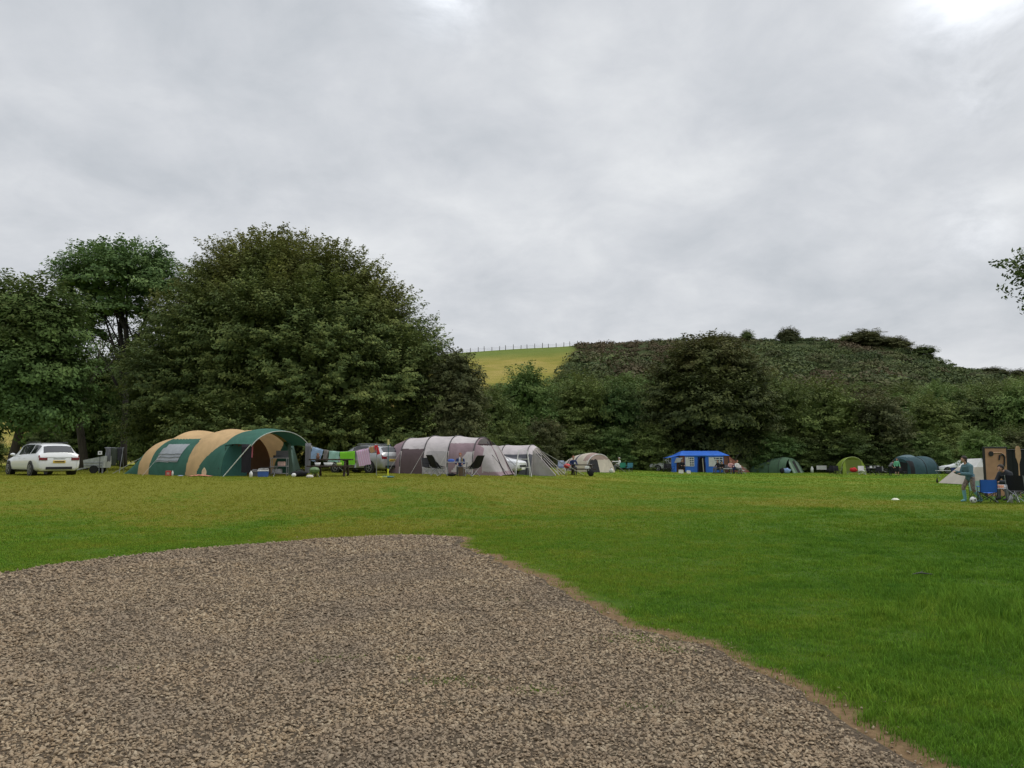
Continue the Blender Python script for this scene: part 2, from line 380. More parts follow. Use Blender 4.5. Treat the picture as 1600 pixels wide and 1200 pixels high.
# ---------------------------------------------------------------- gravel drive
def make_gravel():
    s = NT('gravel_floor'); p = s.pos(); v = s.n('ShaderNodeTexVoronoi'); s.set(v, Vector=p, Scale=42.0)
    big = s.noise(p, .6, 4, .6); n = s.noise(p, 60, 4, .7)
    c = s.ramp(n, [(.3, (.03, .022, .014)), (.5, (.075, .056, .035)), (.72, (.14, .108, .068))])
    g = s.noise(p, 1.3, 5, .65); gm = s.math('MULTIPLY', s.math('SUBTRACT', g, .62), 7, clamp=True)
    c = s.mix(s.rng(big, .3, .7, 0, .4), c, (.15, .115, .082)); c = s.mix(s.math('MULTIPLY', gm, .4), c, (.07, .085, .02))
    s.set(s.p, Base_Color=c, Roughness=.9); s.p.inputs['Specular IOR Level'].default_value = .2
    s.bump(s.math('SUBTRACT', n, v.outputs['Distance']), .9, .012)
    import bmesh
    bm = bmesh.new(); vs = [bm.verts.new((float(x), float(y), .004)) for x, y in GPR]; bm.faces.new(vs); bmesh.ops.triangulate(bm, faces=bm.faces[:])
    me = bpy.data.meshes.new('gravel_drive'); bm.to_mesh(me); bm.free(); me.materials.append(s.mat)
    o = bpy.data.objects.new('gravel_drive', me); COL.objects.link(o); tag(o, kind='structure')
    # loose stones
    rg = np.random.default_rng(5)
    def samp(r0, r1, n):
        r = np.sqrt(rg.uniform(r0*r0, r1*r1, n)); a = rg.uniform(-R(43), R(43), n); return np.stack([r*np.sin(a), r*np.cos(a)], 1)
    P = []; S = []
    for r0, r1, dn, sz in ((2.2, 5.5, 3000, .0084), (5.5, 8, 2300, .0090), (8, 11, 1350, .0106), (11, 16.5, 620, .0140)):
        n = int(R(86)/2*(r1*r1-r0*r0)*dn); q = samp(r0, r1, n); P.append(q); S.append(np.full(n, sz))
    P = np.concatenate(P); S = np.concatenate(S); d = sdf(P[:, 0], P[:, 1])
    keep = (d < -.02-rg.exponential(.05, len(d))+rg.exponential(.13, len(d))) ; 
    thin = rg.uniform(size=len(d)) < np.clip((-d)/.2+.25, .06, 1); keep &= thin
    P = P[keep]; S = S[keep]*np.clip(np.exp(rg.normal(0, .34, keep.sum())), 0, np.where(d[keep] > -.05, 1.15, 1.9)); n = len(P)
    t = (1+5**.5)/2; ico = np.array([(-1, t, 0), (1, t, 0), (-1, -t, 0), (1, -t, 0), (0, -1, t), (0, 1, t), (0, -1, -t), (0, 1, -t), (t, 0, -1), (t, 0, 1), (-t, 0, -1), (-t, 0, 1)])/1.9
    F20 = np.array([(0, 11, 5), (0, 5, 1), (0, 1, 7), (0, 7, 10), (0, 10, 11), (1, 5, 9), (5, 11, 4), (11, 10, 2), (10, 7, 6), (7, 1, 8), (3, 9, 4), (3, 4, 2), (3, 2, 6), (3, 6, 8), (3, 8, 9), (4, 9, 5), (2, 4, 11), (6, 2, 10), (8, 6, 7), (9, 8, 1)])
    vv = ico[None]*(1+rg.uniform(-.30, .22, (n, 12, 1)))
    vv = vv*np.stack([rg.uniform(1.0, 1.7, n), rg.uniform(.65, 1.0, n), rg.uniform(.45, .8, n)], 1)[:, None]
    a = rg.uniform(0, 2*PI, n); tl = rg.normal(0, .5, n); c_, s_ = np.cos(tl), np.sin(tl)
    x, z = vv[..., 0]*c_[:, None]-vv[..., 2]*s_[:, None], vv[..., 0]*s_[:, None]+vv[..., 2]*c_[:, None]
    y = vv[..., 1]; ca, sa = np.cos(a)[:, None], np.sin(a)[:, None]
    vv = np.stack([x*ca-y*sa, x*sa+y*ca, z], -1)*S[:, None, None]
    vv[..., 0] += P[:, 0:1]; vv[..., 1] += P[:, 1:2]; vv[..., 2] += (.004+S*rg.uniform(.05, .75, n))[:, None]
    fs = (F20[None]+(np.arange(n)*12)[:, None, None]).reshape(-1, 3)
    s = NT('loose_stone'); r = s.attr('rnd'); p = s.pos()
    c = s.ramp(r, [(0, (.15, .11, .068)), (.2, (.27, .195, .118)), (.5, (.345, .258, .162)), (.75, (.305, .24, .162)), (.93, (.40, .315, .205)), (1, (.50, .41, .28))])
    c = s.mix(s.rng(s.noise(p, .5, 5, .65, 1.0), .38, .62, 0, .6), c, (.20, .16, .12)); c = s.mix(s.rng(s.noise(p, 1.1, 5, .65, 1.0), .5, .7, 0, .5), c, (.32, .235, .155))
    s.set(s.p, Base_Color=c, Roughness=.85); s.p.inputs['Specular IOR Level'].default_value = .25
    o = npmesh('loose_gravel', vv.reshape(-1, 3), fs, s.mat, {'rnd': np.repeat(rg.uniform(size=n), 12)})
    tag(o, 'loose crushed brown and grey stones covering the drive', 'gravel', kind='stuff')
make_gravel()
# ---------------------------------------------------------------- grass
def blade_mat(name, mul=1.0):
    s = NT(name); col, _ = lawn_color(s); r = s.attr('rnd')
    m = s.math('MULTIPLY', s.rng(r, 0, 1, .75, 1.8), mul); c = s.mix(1.0, col, s.n('ShaderNodeRGB').outputs[0]) if False else None
    vm = s.n('ShaderNodeVectorMath', operation='SCALE'); s.l(col, vm.inputs[0]); s.l(m, vm.inputs['Scale'])
    dry = s.math('MULTIPLY', s.math('SUBTRACT', r, .9), 10, clamp=True)
    c = s.mix(s.math('MULTIPLY', dry, .6), vm.outputs[0], (.24, .21, .10))
    s.set(s.p, Base_Color=c, Roughness=.8); s.p.inputs['Specular IOR Level'].default_value = .08
    t = s.n('ShaderNodeBsdfTranslucent'); s.l(c, t.inputs[0]); mx = s.n('ShaderNodeMixShader'); mx.inputs[0].default_value = .3
    s.l(s.p.outputs[0], mx.inputs[1]); s.l(t.outputs[0], mx.inputs[2]); s.l(mx.outputs[0], s.out.inputs[0]); return s.mat
def blades(P, h, wd, rg, k=3, lean=.5, spread=.02):
    """k triangle-pair blades per tuft; P (n,2), h,wd (n,)"""
    n = len(P); P = np.repeat(P, k, 0); h = np.repeat(h, k)*rg.uniform(.55, 1.15, n*k); wd = np.repeat(wd, k)*rg.uniform(.7, 1.3, n*k)
    sp = np.repeat(np.broadcast_to(np.asarray(spread, float), (n,)), k)
    P = P+rg.normal(0, 1, (n*k, 2))*sp[:, None]; z = terrain(P[:, 0], P[:, 1])-.006
    a = rg.uniform(0, 2*PI, n*k); d = np.stack([np.cos(a), np.sin(a)], 1); pr = np.stack([-d[:, 1], d[:, 0]], 1)
    L = rg.uniform(.15, 1, n*k)*lean*h
    b0 = np.c_[P-pr*wd[:, None]/2, z]; b1 = np.c_[P+pr*wd[:, None]/2, z]
    m0 = np.c_[P+d*L[:, None]*.35-pr*wd[:, None]*.38, z+h*.6]; m1 = np.c_[P+d*L[:, None]*.35+pr*wd[:, None]*.38, z+h*.6]
    tp = np.c_[P+d*L[:, None], z+h*.97]
    return np.stack([b0, b1, m1, m0, tp], 1)
def grass_obj(name, Bs, mat, rg, label, cat):
    B = np.concatenate(Bs); n = len(B); i = (np.arange(n)*5)[:, None, None]
    t = (np.array([(0, 1, 2), (0, 2, 3), (3, 2, 4)])[None]+i).reshape(-1, 3)
    r = rg.uniform(size=n)
    o = npmesh(name, B.reshape(-1, 3), t, mat, {'rnd': np.repeat(.42+(r-.5)*np.interp(np.hypot(B[:, 0, 0], B[:, 0, 1]), [10, 30], [.84, .25]), 5)}); return tag(o, label, cat, kind='stuff')
def make_grass():
    rg = np.random.default_rng(11); Bs = []
    for r0, r1, dn, h, wd in ((2.5, 7, 3000, .040, .0045), (7, 11, 1900, .042, .006), (11, 17, 900, .042, .009), (17, 27, 300, .045, .015), (27, 48, 110, .045, .018), (48, 90, 25, .05, .035)):
        n = int(R(86)/2*(r1*r1-r0*r0)*dn); r = np.sqrt(rg.uniform(r0*r0, r1*r1, n)); a = rg.uniform(-R(43), R(43), n)
        P = np.stack([r*np.sin(a), r*np.cos(a)], 1)
        e = np.full(n, 9.)
        if r0 < 18: e = sdf(P[:, 0], P[:, 1])
        wd_ = np.interp(P[:, 0], [-2.2, -.4], [-.02, .18]); en = e+(vnoise(P[:, 0], P[:, 1], .3, 9)-.5)*.3+(vnoise(P[:, 0], P[:, 1], 1.1, 19)-.5)*.25
        prob = np.where(e > 0, np.clip((en-wd_)/.2+.12, .07, 1), 0)
        # a few weedy patches in the gravel
        for (u, v, rad) in ((700, 1065, .16), (800, 940, .13), (850, 1080, .12), (1010, 1105, .1), (530, 1030, .1), (500, 1035, .08), (645, 1030, .07), (1005, 1000, .2), (180, 1045, .1), (1040, 1015, .15)):
            cx_, cy_ = flat(u, v); q = np.hypot((P[:, 0]-cx_)/1.8, P[:, 1]-cy_)/1.4; prob = np.maximum(prob, np.where(e < .1, .8*np.clip(1-q/rad, 0, 1)**1.3, 0))
        clump = vnoise(P[:, 0], P[:, 1], .5, 10)*.6+vnoise(P[:, 0], P[:, 1], .17, 12)*.4
        prob = prob*np.clip(.55+clump, 0, 1)*np.interp(np.hypot(P[:, 0], P[:, 1]), [19, 27, 27.01, 40, 48, 48.01], [1, .5, 1, .8, .5, 1])
        k = rg.uniform(size=n) < prob; P = P[k]; clump = clump[k]; e = e[k]
        longer = 1+.9*sstep(1.0, 6.0, P[:, 0]-.25*(P[:, 1]-6))*sstep(.48, .72, clump)*(r0 < 18)
        hh = h*(.40+.85*clump)*longer*np.where(e < 0, .75, 1)
        Bs.append(blades(P, hh, np.full(len(P), wd), rg, 3, .8))
    # rough long tufts near the right of the drive
    def tufts(cx_, cy_, rad, n, h):
        c = rg.normal(0, rad/2, (n, 2))+(cx_, cy_); c = c[sdf(c[:, 0], c[:, 1]) > .12]
        Bs.append(blades(c, np.full(len(c), h)*rg.uniform(.5, 1.1, len(c)), np.full(len(c), .0055), rg, 9, .95, .035))
    for (u, v, rad, n, h) in ((1590, 955, 1.0, 520, .19), (1560, 950, .7, 200, .15), (1600, 1000, .8, 300, .15), (1370, 965, .22, 60, .13), (1330, 1115, .5, 150, .09), (1390, 1080, .4, 80, .08), (1490, 1080, .3, 60, .09), (1425, 1040, .5, 70, .07), (1580, 1035, .5, 90, .1), (1270, 1050, .5, 70, .07), (1590, 1150, .4, 100, .09), (1050, 985, .6, 60, .06), (900, 920, .5, 50, .06), (1350, 1060, .25, 40, .08)):
        x, y = flat(u, v); tufts(x, y, rad, n, h)
    for _ in range(260):
        r_ = 5+19*rg.uniform()**1.6; a_ = rg.uniform(-R(38), R(38)); x, y = r_*math.sin(a_), r_*math.cos(a_)
        if sdf([x], [y])[0] > .3: tufts(x, y, rg.uniform(.05, .2), int(rg.integers(6, 26)), rg.uniform(.05, .085))
    grass_obj('lawn_grass', Bs, blade_mat('grass_blade'), rg, 'mown green and yellowish grass growing over the camping field', 'grass')
make_grass()
# ---------------------------------------------------------------- trees
def quads(c, nrm, size, rg, asp=.5):
    n = len(c); t = rg.normal(size=(n, 3)); t -= nrm*(t*nrm).sum(1, keepdims=True); t /= np.linalg.norm(t, axis=1, keepdims=True)+1e-9
    b = np.cross(nrm, t); s = size[:, None]
    return np.stack([c-t*s, c+b*s*asp, c+t*s, c-b*s*asp], 1)
def crown(lobes, ncl, nlv, leaf, rg, cl=(1.0, 1.0, .45), up=.5, shell=(.8, 1.04), ztint=None, low=-0.5, fill=.12, droop=0, jit=.35):
    """lobes: (cx,cy,cz,rx,ry,rz). Clumps sit on the lobes' shells; leaves fill each clump."""
    L = np.array(lobes, float); ar = (L[:, 3]*L[:, 5]+L[:, 3]*L[:, 4])**.85; pr = ar/ar.sum()
    C = []; O = []; need = ncl; tries = 0
    while need > 0 and tries < 40:
        tries += 1; m = need*2+10; i = rg.choice(len(L), m, p=pr); d = rg.normal(size=(m, 3)); d /= np.linalg.norm(d, axis=1, keepdims=True)
        d[:, 2] = np.where(d[:, 2] < low, -d[:, 2], d[:, 2])
        q = rg.uniform(shell[0], shell[1], m); q = np.where(rg.uniform(size=m) < fill, rg.uniform(.35, .8, m), q)
        c = L[i, :3]+d*L[i, 3:]*q[:, None]
        ok = np.ones(m, bool)
        for k in range(len(L)):
            e = (((c-L[k, :3])/L[k, 3:])**2).sum(1); ok &= (e > .5) | (i == k) | (rg.uniform(size=m) < .12)
        ok &= c[:, 2] > .15
        c = c[ok][:need]; o = (d/L[i, 3:])[ok][:need]; o /= np.linalg.norm(o, axis=1, keepdims=True); C.append(c); O.append(o); need -= len(c)
    C = np.concatenate(C); O = np.concatenate(O); m = len(C)
    sc_ = rg.uniform(.6, 1.45, m)
    # clump frame: a = outward (flattened), b = side, n = up-ish
    a = O.copy(); a[:, 2] = a[:, 2]*up+(.12-droop); a /= np.linalg.norm(a, axis=1, keepdims=True)+1e-9
    b = np.cross(a, np.array([0, 0, 1.])); b /= np.linalg.norm(b, axis=1, keepdims=True)+1e-9; nn_ = np.cross(b, a)
    k = np.maximum(3, (nlv*sc_**1.6).astype(int)); idx = np.repeat(np.arange(m), k); T = len(idx)
    loc = rg.normal(0, .5, (T, 3)); loc[:, 0] = rg.uniform(-1, 1.25, T); taper = np.clip(1.15-.55*np.abs(loc[:, 0]+.2), .2, 1)
    p = C[idx]+sc_[idx, None]*(a[idx]*(loc[:, 0:1]*cl[0])+b[idx]*(loc[:, 1:2]*taper[:, None]*cl[1])+nn_[idx]*(loc[:, 2:3]*taper[:, None]*cl[2]-(.25*loc[:, 0:1]**2*cl[2])))
    nr = nn_[idx]*.75+O[idx]*.9+rg.normal(0, jit, (T, 3)); nr /= np.linalg.norm(nr, axis=1, keepdims=True)
    sz = leaf*rg.uniform(.6, 1.35, T)
    rnd = rg.uniform(size=T); clr = np.clip(rg.normal(.5, .24, m), 0, 1)[idx]
    tint = np.zeros(T)
    if ztint is not None: tint = ztint(p, rg)
    return quads(p, nr, sz, rg), rnd, clr, tint
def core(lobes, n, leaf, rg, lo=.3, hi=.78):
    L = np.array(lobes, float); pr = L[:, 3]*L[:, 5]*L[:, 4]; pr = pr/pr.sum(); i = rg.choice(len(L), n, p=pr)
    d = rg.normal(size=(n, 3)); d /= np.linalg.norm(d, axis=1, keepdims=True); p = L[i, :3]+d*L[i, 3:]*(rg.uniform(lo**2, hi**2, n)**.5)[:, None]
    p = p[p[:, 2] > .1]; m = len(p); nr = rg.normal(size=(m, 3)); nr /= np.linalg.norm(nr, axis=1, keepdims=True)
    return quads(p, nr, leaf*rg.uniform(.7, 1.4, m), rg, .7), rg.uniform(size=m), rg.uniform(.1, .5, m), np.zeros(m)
def crown_obj(name, parts, mat, parent):
    Q = np.concatenate([p[0] for p in parts]); n = len(Q)
    at_ = {k: np.repeat(np.concatenate([p[i] for p in parts]), 4) for k, i in (('rnd', 1), ('clr', 2), ('tint', 3))}
    return npmesh(name, Q.reshape(-1, 3), np.arange(n*4).reshape(-1, 4), mat, at_, parent)
def limbs(tips, base_r, h0, rg, fork=.35, n=7, sub=2, wob=.3, base=(0, 0, 0), tr=.02):
    """trunk to height h0, then curved limbs to tips, each with a few twigs"""
    mb = MB(); bx, by, bz = base; path = [Vector((bx, by, bz-.3)), Vector((bx, by, bz+.15*h0)), Vector((bx+rg.normal(0, .03)*h0, by+rg.normal(0, .03)*h0, bz+.6*h0)), Vector((bx+rg.normal(0, .04)*h0, by, bz+h0))]
    mb.tube(path, [base_r*1.35, base_r, base_r*.88, base_r*.8], 10)
    top = path[-1]
    for t in tips:
        t = Vector(t); s0 = path[2].lerp(top, rg.uniform(0, 1)); L = (t-s0).length
        m1 = s0.lerp(t, .33)+Vector((rg.normal(0, wob), rg.normal(0, wob), .12*L)); m2 = s0.lerp(t, .68)+Vector((rg.normal(0, wob), rg.normal(0, wob), .08*L))
        r0 = base_r*rg.uniform(.38, .6); pts = [s0, m1, m2, t]; mb.tube(pts, [r0, r0*.7, r0*.42, tr], 6)
        for _ in range(sub):
            q = pts[1].lerp(pts[2], rg.uniform(0, 1)) if rg.uniform() < .6 else m2.lerp(t, rg.uniform(0, .8))
            e = q+Vector((rg.normal(0, .2), rg.normal(0, .2), rg.uniform(.02, .25)))*L; mb.tube([q, q.lerp(e, .5)+Vector((rg.normal(0, .1), rg.normal(0, .1), .05*L)), e], [r0*.3, r0*.2, tr*.6], 5)
    return mb
BARK = barkmat('bark_dark', (.035, .028, .02), (.10, .085, .065)); BARKD = barkmat('bark_black', (.012, .010, .008), (.035, .03, .024)); BARKP = barkmat('bark_pale', (.12, .11, .09), (.30, .28, .24))
LF_BEECH = leafmat('leaf_beech', (.048, .073, .024), (.098, .138, .037), (.19, .22, .055), (.29, .24, .055))
LF_DARK = leafmat('leaf_dark', (.050, .074, .022), (.092, .130, .031), (.165, .205, .048), (.16, .14, .045))
LF_BELT = leafmat('leaf_belt', (.055, .100, .030), (.11, .175, .045), (.18, .26, .065), (.20, .20, .06))
LF_OAK = leafmat('leaf_oak', (.036, .048, .018), (.068, .086, .026), (.13, .145, .038), (.15, .13, .04))
LF_ASH = leafmat('leaf_ash', (.062, .115, .036), (.125, .20, .06), (.21, .29, .09), None)
LF_MID = leafmat('leaf_mid', (.055, .098, .026), (.10, .165, .04), (.17, .24, .06), (.20, .19, .055))
LF_OLIVE = leafmat('leaf_olive', (.06, .072, .028), (.11, .12, .042), (.17, .17, .06), (.22, .16, .07))
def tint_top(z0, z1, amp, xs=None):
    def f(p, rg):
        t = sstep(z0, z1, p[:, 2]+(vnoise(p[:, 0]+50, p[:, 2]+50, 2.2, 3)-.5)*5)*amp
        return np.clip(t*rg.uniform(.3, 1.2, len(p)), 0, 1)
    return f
def ub(u, v, d):      # local helper: x,z for an image point at depth d relative to a root
    p = at(u, v, d); return p
def make_tree(name, label, cat, root, lobes_px, d, mat, bark, ncl, nlv, leaf, rg, trunk_r, trunk_h, group=None, depth=.8, fillv=.12, ncore=0, sub=2, ntip=9, **kw):
    """lobes_px: (u, v, ru, rv, dy[, ry factor]) crown lobes given where they show at depth d, built around the root"""
    t = thing(name, label, cat, root, 0, group); lobes = []
    shr = .55*kw.get('cl', (1, 1, .45))[0]*F/d
    for l in lobes_px:
        u, v, ru, rv = l[:4]; ru = max(ru-shr, ru*.5); rv = max(rv-shr*.85, rv*.5); dy = l[4] if len(l) > 4 else 0; c = at(u, v, d+dy); s = (d+dy)/F
        lobes.append((c.x-root.x, c.y-root.y, c.z-root.z, ru*s, (l[5] if len(l) > 5 else depth)*ru*s, rv*s))
    q = crown(lobes, ncl, nlv, leaf, rg, fill=fillv, **kw)
    parts = [q]+([core(lobes, ncore, leaf*3, rg)] if ncore else [])
    crown_obj('crown', parts, mat, t)
    tips = []
    for _ in range(ntip):
        l = lobes[rg.integers(len(lobes))]; dd = rg.normal(size=3); dd /= np.linalg.norm(dd); tips.append((l[0]+dd[0]*l[3]*.5, l[1]+dd[1]*l[4]*.5, l[2]+abs(dd[2])*l[5]*.4))
    limbs(tips, trunk_r, trunk_h, rg, sub=sub).build('trunk', bark, t, True)
    return t
def make_vegetation():
    rg = np.random.default_rng(21)
    # great beech behind the striped tent
    D = 53; root = gp(450, D)
    make_tree('beech_tree', 'huge domed beech tree with bronze-tipped crown sweeping down behind the striped tent and grey car', 'tree', root,
        [(440, 494, 155, 120, 0), (395, 440, 95, 62, 1), (490, 480, 130, 92, 0), (565, 520, 100, 84, 0), (345, 525, 112, 90, -1), (632, 575, 76, 80, 0), (600, 605, 105, 95, -2), (340, 470, 60, 55, 0), (450, 540, 180, 110, -2),
         (480, 600, 150, 110, -3), (330, 610, 130, 95, -2), (260, 600, 80, 75, 0), (420, 672, 170, 55, -3), (570, 680, 135, 50, -2), (665, 650, 55, 80, 0), (270, 670, 90, 55, 0)],
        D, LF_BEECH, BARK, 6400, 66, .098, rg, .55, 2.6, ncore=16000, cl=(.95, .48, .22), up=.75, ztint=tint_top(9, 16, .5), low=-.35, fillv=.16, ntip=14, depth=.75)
    # left tree
    D = 44; root = gp(18, D)
    make_tree('broadleaf_tree', 'dark broadleaf tree with straight trunk standing behind the white estate car at far left', 'tree', root,
        [(40, 502, 85, 62, 0), (-30, 510, 90, 75, 0), (85, 520, 50, 60, 0), (20, 580, 115, 70, 0), (100, 590, 45, 65, 0), (-70, 590, 90, 80, 0), (60, 640, 80, 34, 0)],
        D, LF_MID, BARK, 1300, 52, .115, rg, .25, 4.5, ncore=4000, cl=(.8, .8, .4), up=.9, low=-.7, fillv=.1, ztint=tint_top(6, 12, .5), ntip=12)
    # ash tree with sky showing between limbs
    D = 62; root = gp(192, D)
    make_tree('ash_tree', 'bright green ash with sky showing between its dark limbs, between two darker trees', 'tree', root,
        [(188, 440, 90, 48, 0), (132, 450, 54, 50, 0), (245, 450, 58, 52, 0), (210, 418, 58, 34, 0), (152, 420, 52, 34, 0), (128, 500, 46, 30, 1), (252, 500, 44, 30, 1), (180, 482, 62, 26, 0), (215, 520, 30, 16, 2), (150, 525, 34, 18, 1)],
        D, LF_ASH, BARKD, 900, 50, .12, rg, .26, 8.0, ncore=700, cl=(.8, .8, .3), up=.8, low=-.25, fillv=.05, ntip=22, sub=4, depth=.9)
    # olive thorn at the beech's right edge
    D = 50; root = gp(715, D)
    make_tree('hawthorn_tree', 'small olive-brown thorn tree at the right skirt of the huge beech', 'tree', root,
        [(712, 590, 38, 42, 0), (722, 650, 40, 55, 0), (690, 640, 40, 60, 0), (735, 610, 20, 38, 0)], D, LF_OLIVE, BARK, 520, 50, .095, rg, .16, 1.8, ncore=1500, cl=(.55, .55, .3), up=1, low=-.8)
    # dark tree in the middle of the belt
    D = 88; root = gp(1118, D)
    make_tree('oak_tree', 'tall dark rounded oak with forked bare branches low down, rising behind the blue frame tent', 'tree', root,
        [(1105, 570, 58, 42, 0), (1060, 610, 52, 50, 0), (1150, 600, 55, 48, 0), (1110, 640, 90, 60, -1), (1180, 650, 36, 50, 0), (1045, 660, 40, 45, 0), (1120, 688, 80, 26, 0)],
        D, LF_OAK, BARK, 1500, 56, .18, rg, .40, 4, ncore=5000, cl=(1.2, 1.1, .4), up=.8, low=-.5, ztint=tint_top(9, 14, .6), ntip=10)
    t = thing('bare_branches', 'pale forked dead branches showing under the dark oak right of the blue tent', 'branches', gp(1143, 86)); o = Vector(t.location)
    mb = MB(); P = lambda u, v: at(u, v, 86)-o
    mb.tube([gp(1146, 86)-o, P(1147, 722), P(1152, 712), P(1160, 703), P(1166, 690)], [.14, .12, .10, .08, .03], 7)
    mb.tube([P(1136, 712), P(1146, 709), P(1154, 706), P(1161, 700)], [.05, .08, .08, .06], 6); mb.tube([P(1134, 706), P(1137, 696), P(1142, 688)], [.05, .06, .03], 6); mb.tube([gp(1134, 86)-o, P(1134, 706)], [.1, .06], 6)
    mb.build('branch', BARKP, t, True)
    # overhanging oak on the right, mostly out of frame
    D = 17; root = gp(1930, D)
    make_tree('overhanging_tree', 'leafy tip of a tree reaching into the sky at the right edge', 'tree', root,
        [(1632, 430, 60, 40, 0), (1710, 420, 90, 60, 0), (1830, 360, 150, 100, 0), (1760, 450, 100, 50, 1)],
        D, LF_DARK, BARK, 520, 60, .05, rg, .24, 4.2, sub=0, cl=(.32, .3, .18), up=.9, low=-.9, jit=.7, ntip=7)
    # ---- belt trees: five shapes, copied
    protos = []
    for k in range(6):
        t = thing('woodland_tree', 'x', 'tree'); hgt = 10.0
        lob = [(0, 0, 7.2, 2.9, 2.9, 2.6), (0, 0, 2.4, 3.6, 3.6, 2.2)]
        for _ in range(7): a = rg.uniform(0, 2*PI); q = rg.uniform(1.6, 3.2); lob.append((q*math.cos(a), q*math.sin(a), rg.uniform(2.6, 7), rg.uniform(1.5, 2.4), rg.uniform(1.5, 2.4), rg.uniform(1.2, 2.1)))
        mat = [LF_DARK, LF_MID, LF_DARK, LF_OLIVE, LF_BELT, LF_DARK][k]
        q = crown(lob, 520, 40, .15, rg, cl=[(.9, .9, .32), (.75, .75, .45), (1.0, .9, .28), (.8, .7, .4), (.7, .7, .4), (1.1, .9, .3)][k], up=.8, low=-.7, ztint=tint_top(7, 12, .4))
        crown_obj('crown', [q, core(lob, 2600, .34, rg)], mat, t)
        limbs([(l[0]*.8, l[1]*.8, l[2]) for l in lob[:6]], .22, 2.6, rg).build('trunk', BARK, t, True); protos.append(t)
    used = set()
    def put(k, u, v_top, d, w, label, group=None, cat='tree', name='woodland_tree', sink=0):
        """a copy whose top shows at v_top and whose width is about w pixels"""
        g = gp(u, d); top = at(u, v_top, d); h = (top.z-g.z)
        if k in used: t = copy_tree(protos[k])
        else: t = protos[k]; used.add(k)
        t.location = (g.x, g.y, g.z-sink); sz = (h+sink)/9.8; sxy = w/F*d/9.2
        t.scale = (sxy, sxy, sz); t.rotation_euler = (0, 0, rg.uniform(0, 2*PI)); t['label'] = label; t['category'] = cat
        if group: t['group'] = group
        elif 'group' in t: del t['group']
        t.name = name; return t
    front = [ # k,u,v_top,d,width,label
        (1, 822, 577, 93, 125, 'broad green tree in front of the pasture, rising behind the grey tunnel tent'),
        (0, 905, 594, 95, 120, 'dark leafy tree rising behind the cream tent'),
        (4, 972, 600, 92, 110, 'mid-green tree behind the person in white seated by green chairs'),
        (2, 770, 615, 84, 95, 'dark green tree between the olive thorn and the tree behind the grey tunnel tent'),
        (5, 1228, 598, 93, 110, 'green tree directly behind the dark green tent'),
        (2, 1300, 600, 90, 130, 'spreading layered tree behind the lime dome tent'),
        (3, 1375, 618, 88, 115, 'olive tree behind the people left of the teal tent'),
        (0, 1452, 622, 90, 110, 'dark tree directly behind the teal tent'),
        (5, 1530, 612, 95, 125, 'dense dark tree behind the yellow-green bush'),
        (1, 1600, 600, 90, 120, 'tall green tree behind the upright tan board at right'),
        (4, 1680, 598, 90, 130, 'green tree past the right edge of the wood')]
    for k, u, v, d, wd, lb in front: put(k, u, v, d, wd, lb)
    low = [(5, 795, 668, 80, 90, 'leafy dark shrub behind the tail of the grey tunnel tent'), (3, 850, 655, 82, 70, 'olive-tinged bushy sapling with pale stems right of the grey tunnel tent'), (2, 905, 668, 86, 100, 'low dark bush close behind the cream tent'),
        (1, 960, 672, 86, 90, 'low dark bush behind the person in white'), (0, 1015, 664, 86, 90, 'low dark bush behind the white car by the blue tent'), (4, 1205, 676, 86, 80, 'low bush close behind the dark green tent'),
        (5, 1262, 680, 87, 80, 'low dark bush behind the white boards'), (0, 1330, 676, 85, 90, 'low dark bush right behind the lime dome tent'), (2, 1395, 682, 85, 70, 'low dark bush left of the teal tent'), (1, 1470, 694, 84, 60, 'small leafy bush right of the teal tent behind the parked white car'), (4, 1450, 672, 88, 90, 'dark bush just above the teal tent'),
        (0, 1590, 668, 80, 100, 'dark bush behind the paddle at right'), (3, 1640, 670, 76, 110, 'olive bush at the right end of the field')]
    for k, u, v, d, wd, lb in low: put(k, u, v, d, wd, lb, name='hedge_bush', cat='bush', sink=.6)
    put(4, 1528, 674, 66, 78, 'bright yellow-green rounded bush behind the beige tent', cat='bush', name='rounded_bush', sink=.5)
    LM = [(750, 'left of the pasture foot'), (814, 'below the middle of the pasture'), (878, 'below the right pasture corner'), (942, 'above the cream tent'), (1006, 'above the green chairs'), (1070, 'at the left flank of the dark oak'), (1134, 'behind the dark oak'), (1198, 'just right of the dark oak'),
          (1262, 'above the white windbreak'), (1326, 'above the lime tent'), (1390, 'above the stooping person'), (1454, 'above the teal tent'), (1518, 'above the walking person'), (1582, 'above the paddle'), (1646, 'beyond the right edge')]
    for row, (d, n, vt) in enumerate(((108, 15, 0), (124, 14, 0), (140, 13, 0))):
        for j in range(n):
            u = 750+(j+.5*(row % 2)+rg.uniform(-.25, .25))*(960/n)
            vt = np.interp(u, [740, 800, 880, 1000, 1200, 1300, 1400, 1480, 1560, 1650], [[612, 596, 596, 602, 604, 610, 612, 606, 592, 590], [606, 594, 590, 594, 602, 604, 606, 600, 594, 592], [620, 600, 588, 584, 588, 600, 604, 602, 600, 598]][row])
            put(int(rg.integers(6)), u, vt+rg.uniform(-6, 10), d+rg.uniform(-4, 4), rg.uniform(80, 125), '%s wood tree in the %s, %s' % (['dark', 'mid-green', 'leafy green'][(j+row) % 3], ['front ranks', 'middle ranks', 'topmost ranks'][row], LM[min(range(len(LM)), key=lambda q: abs(LM[q][0]-(750+j*64)))][1]), 'trees massed in the wood below the hill')
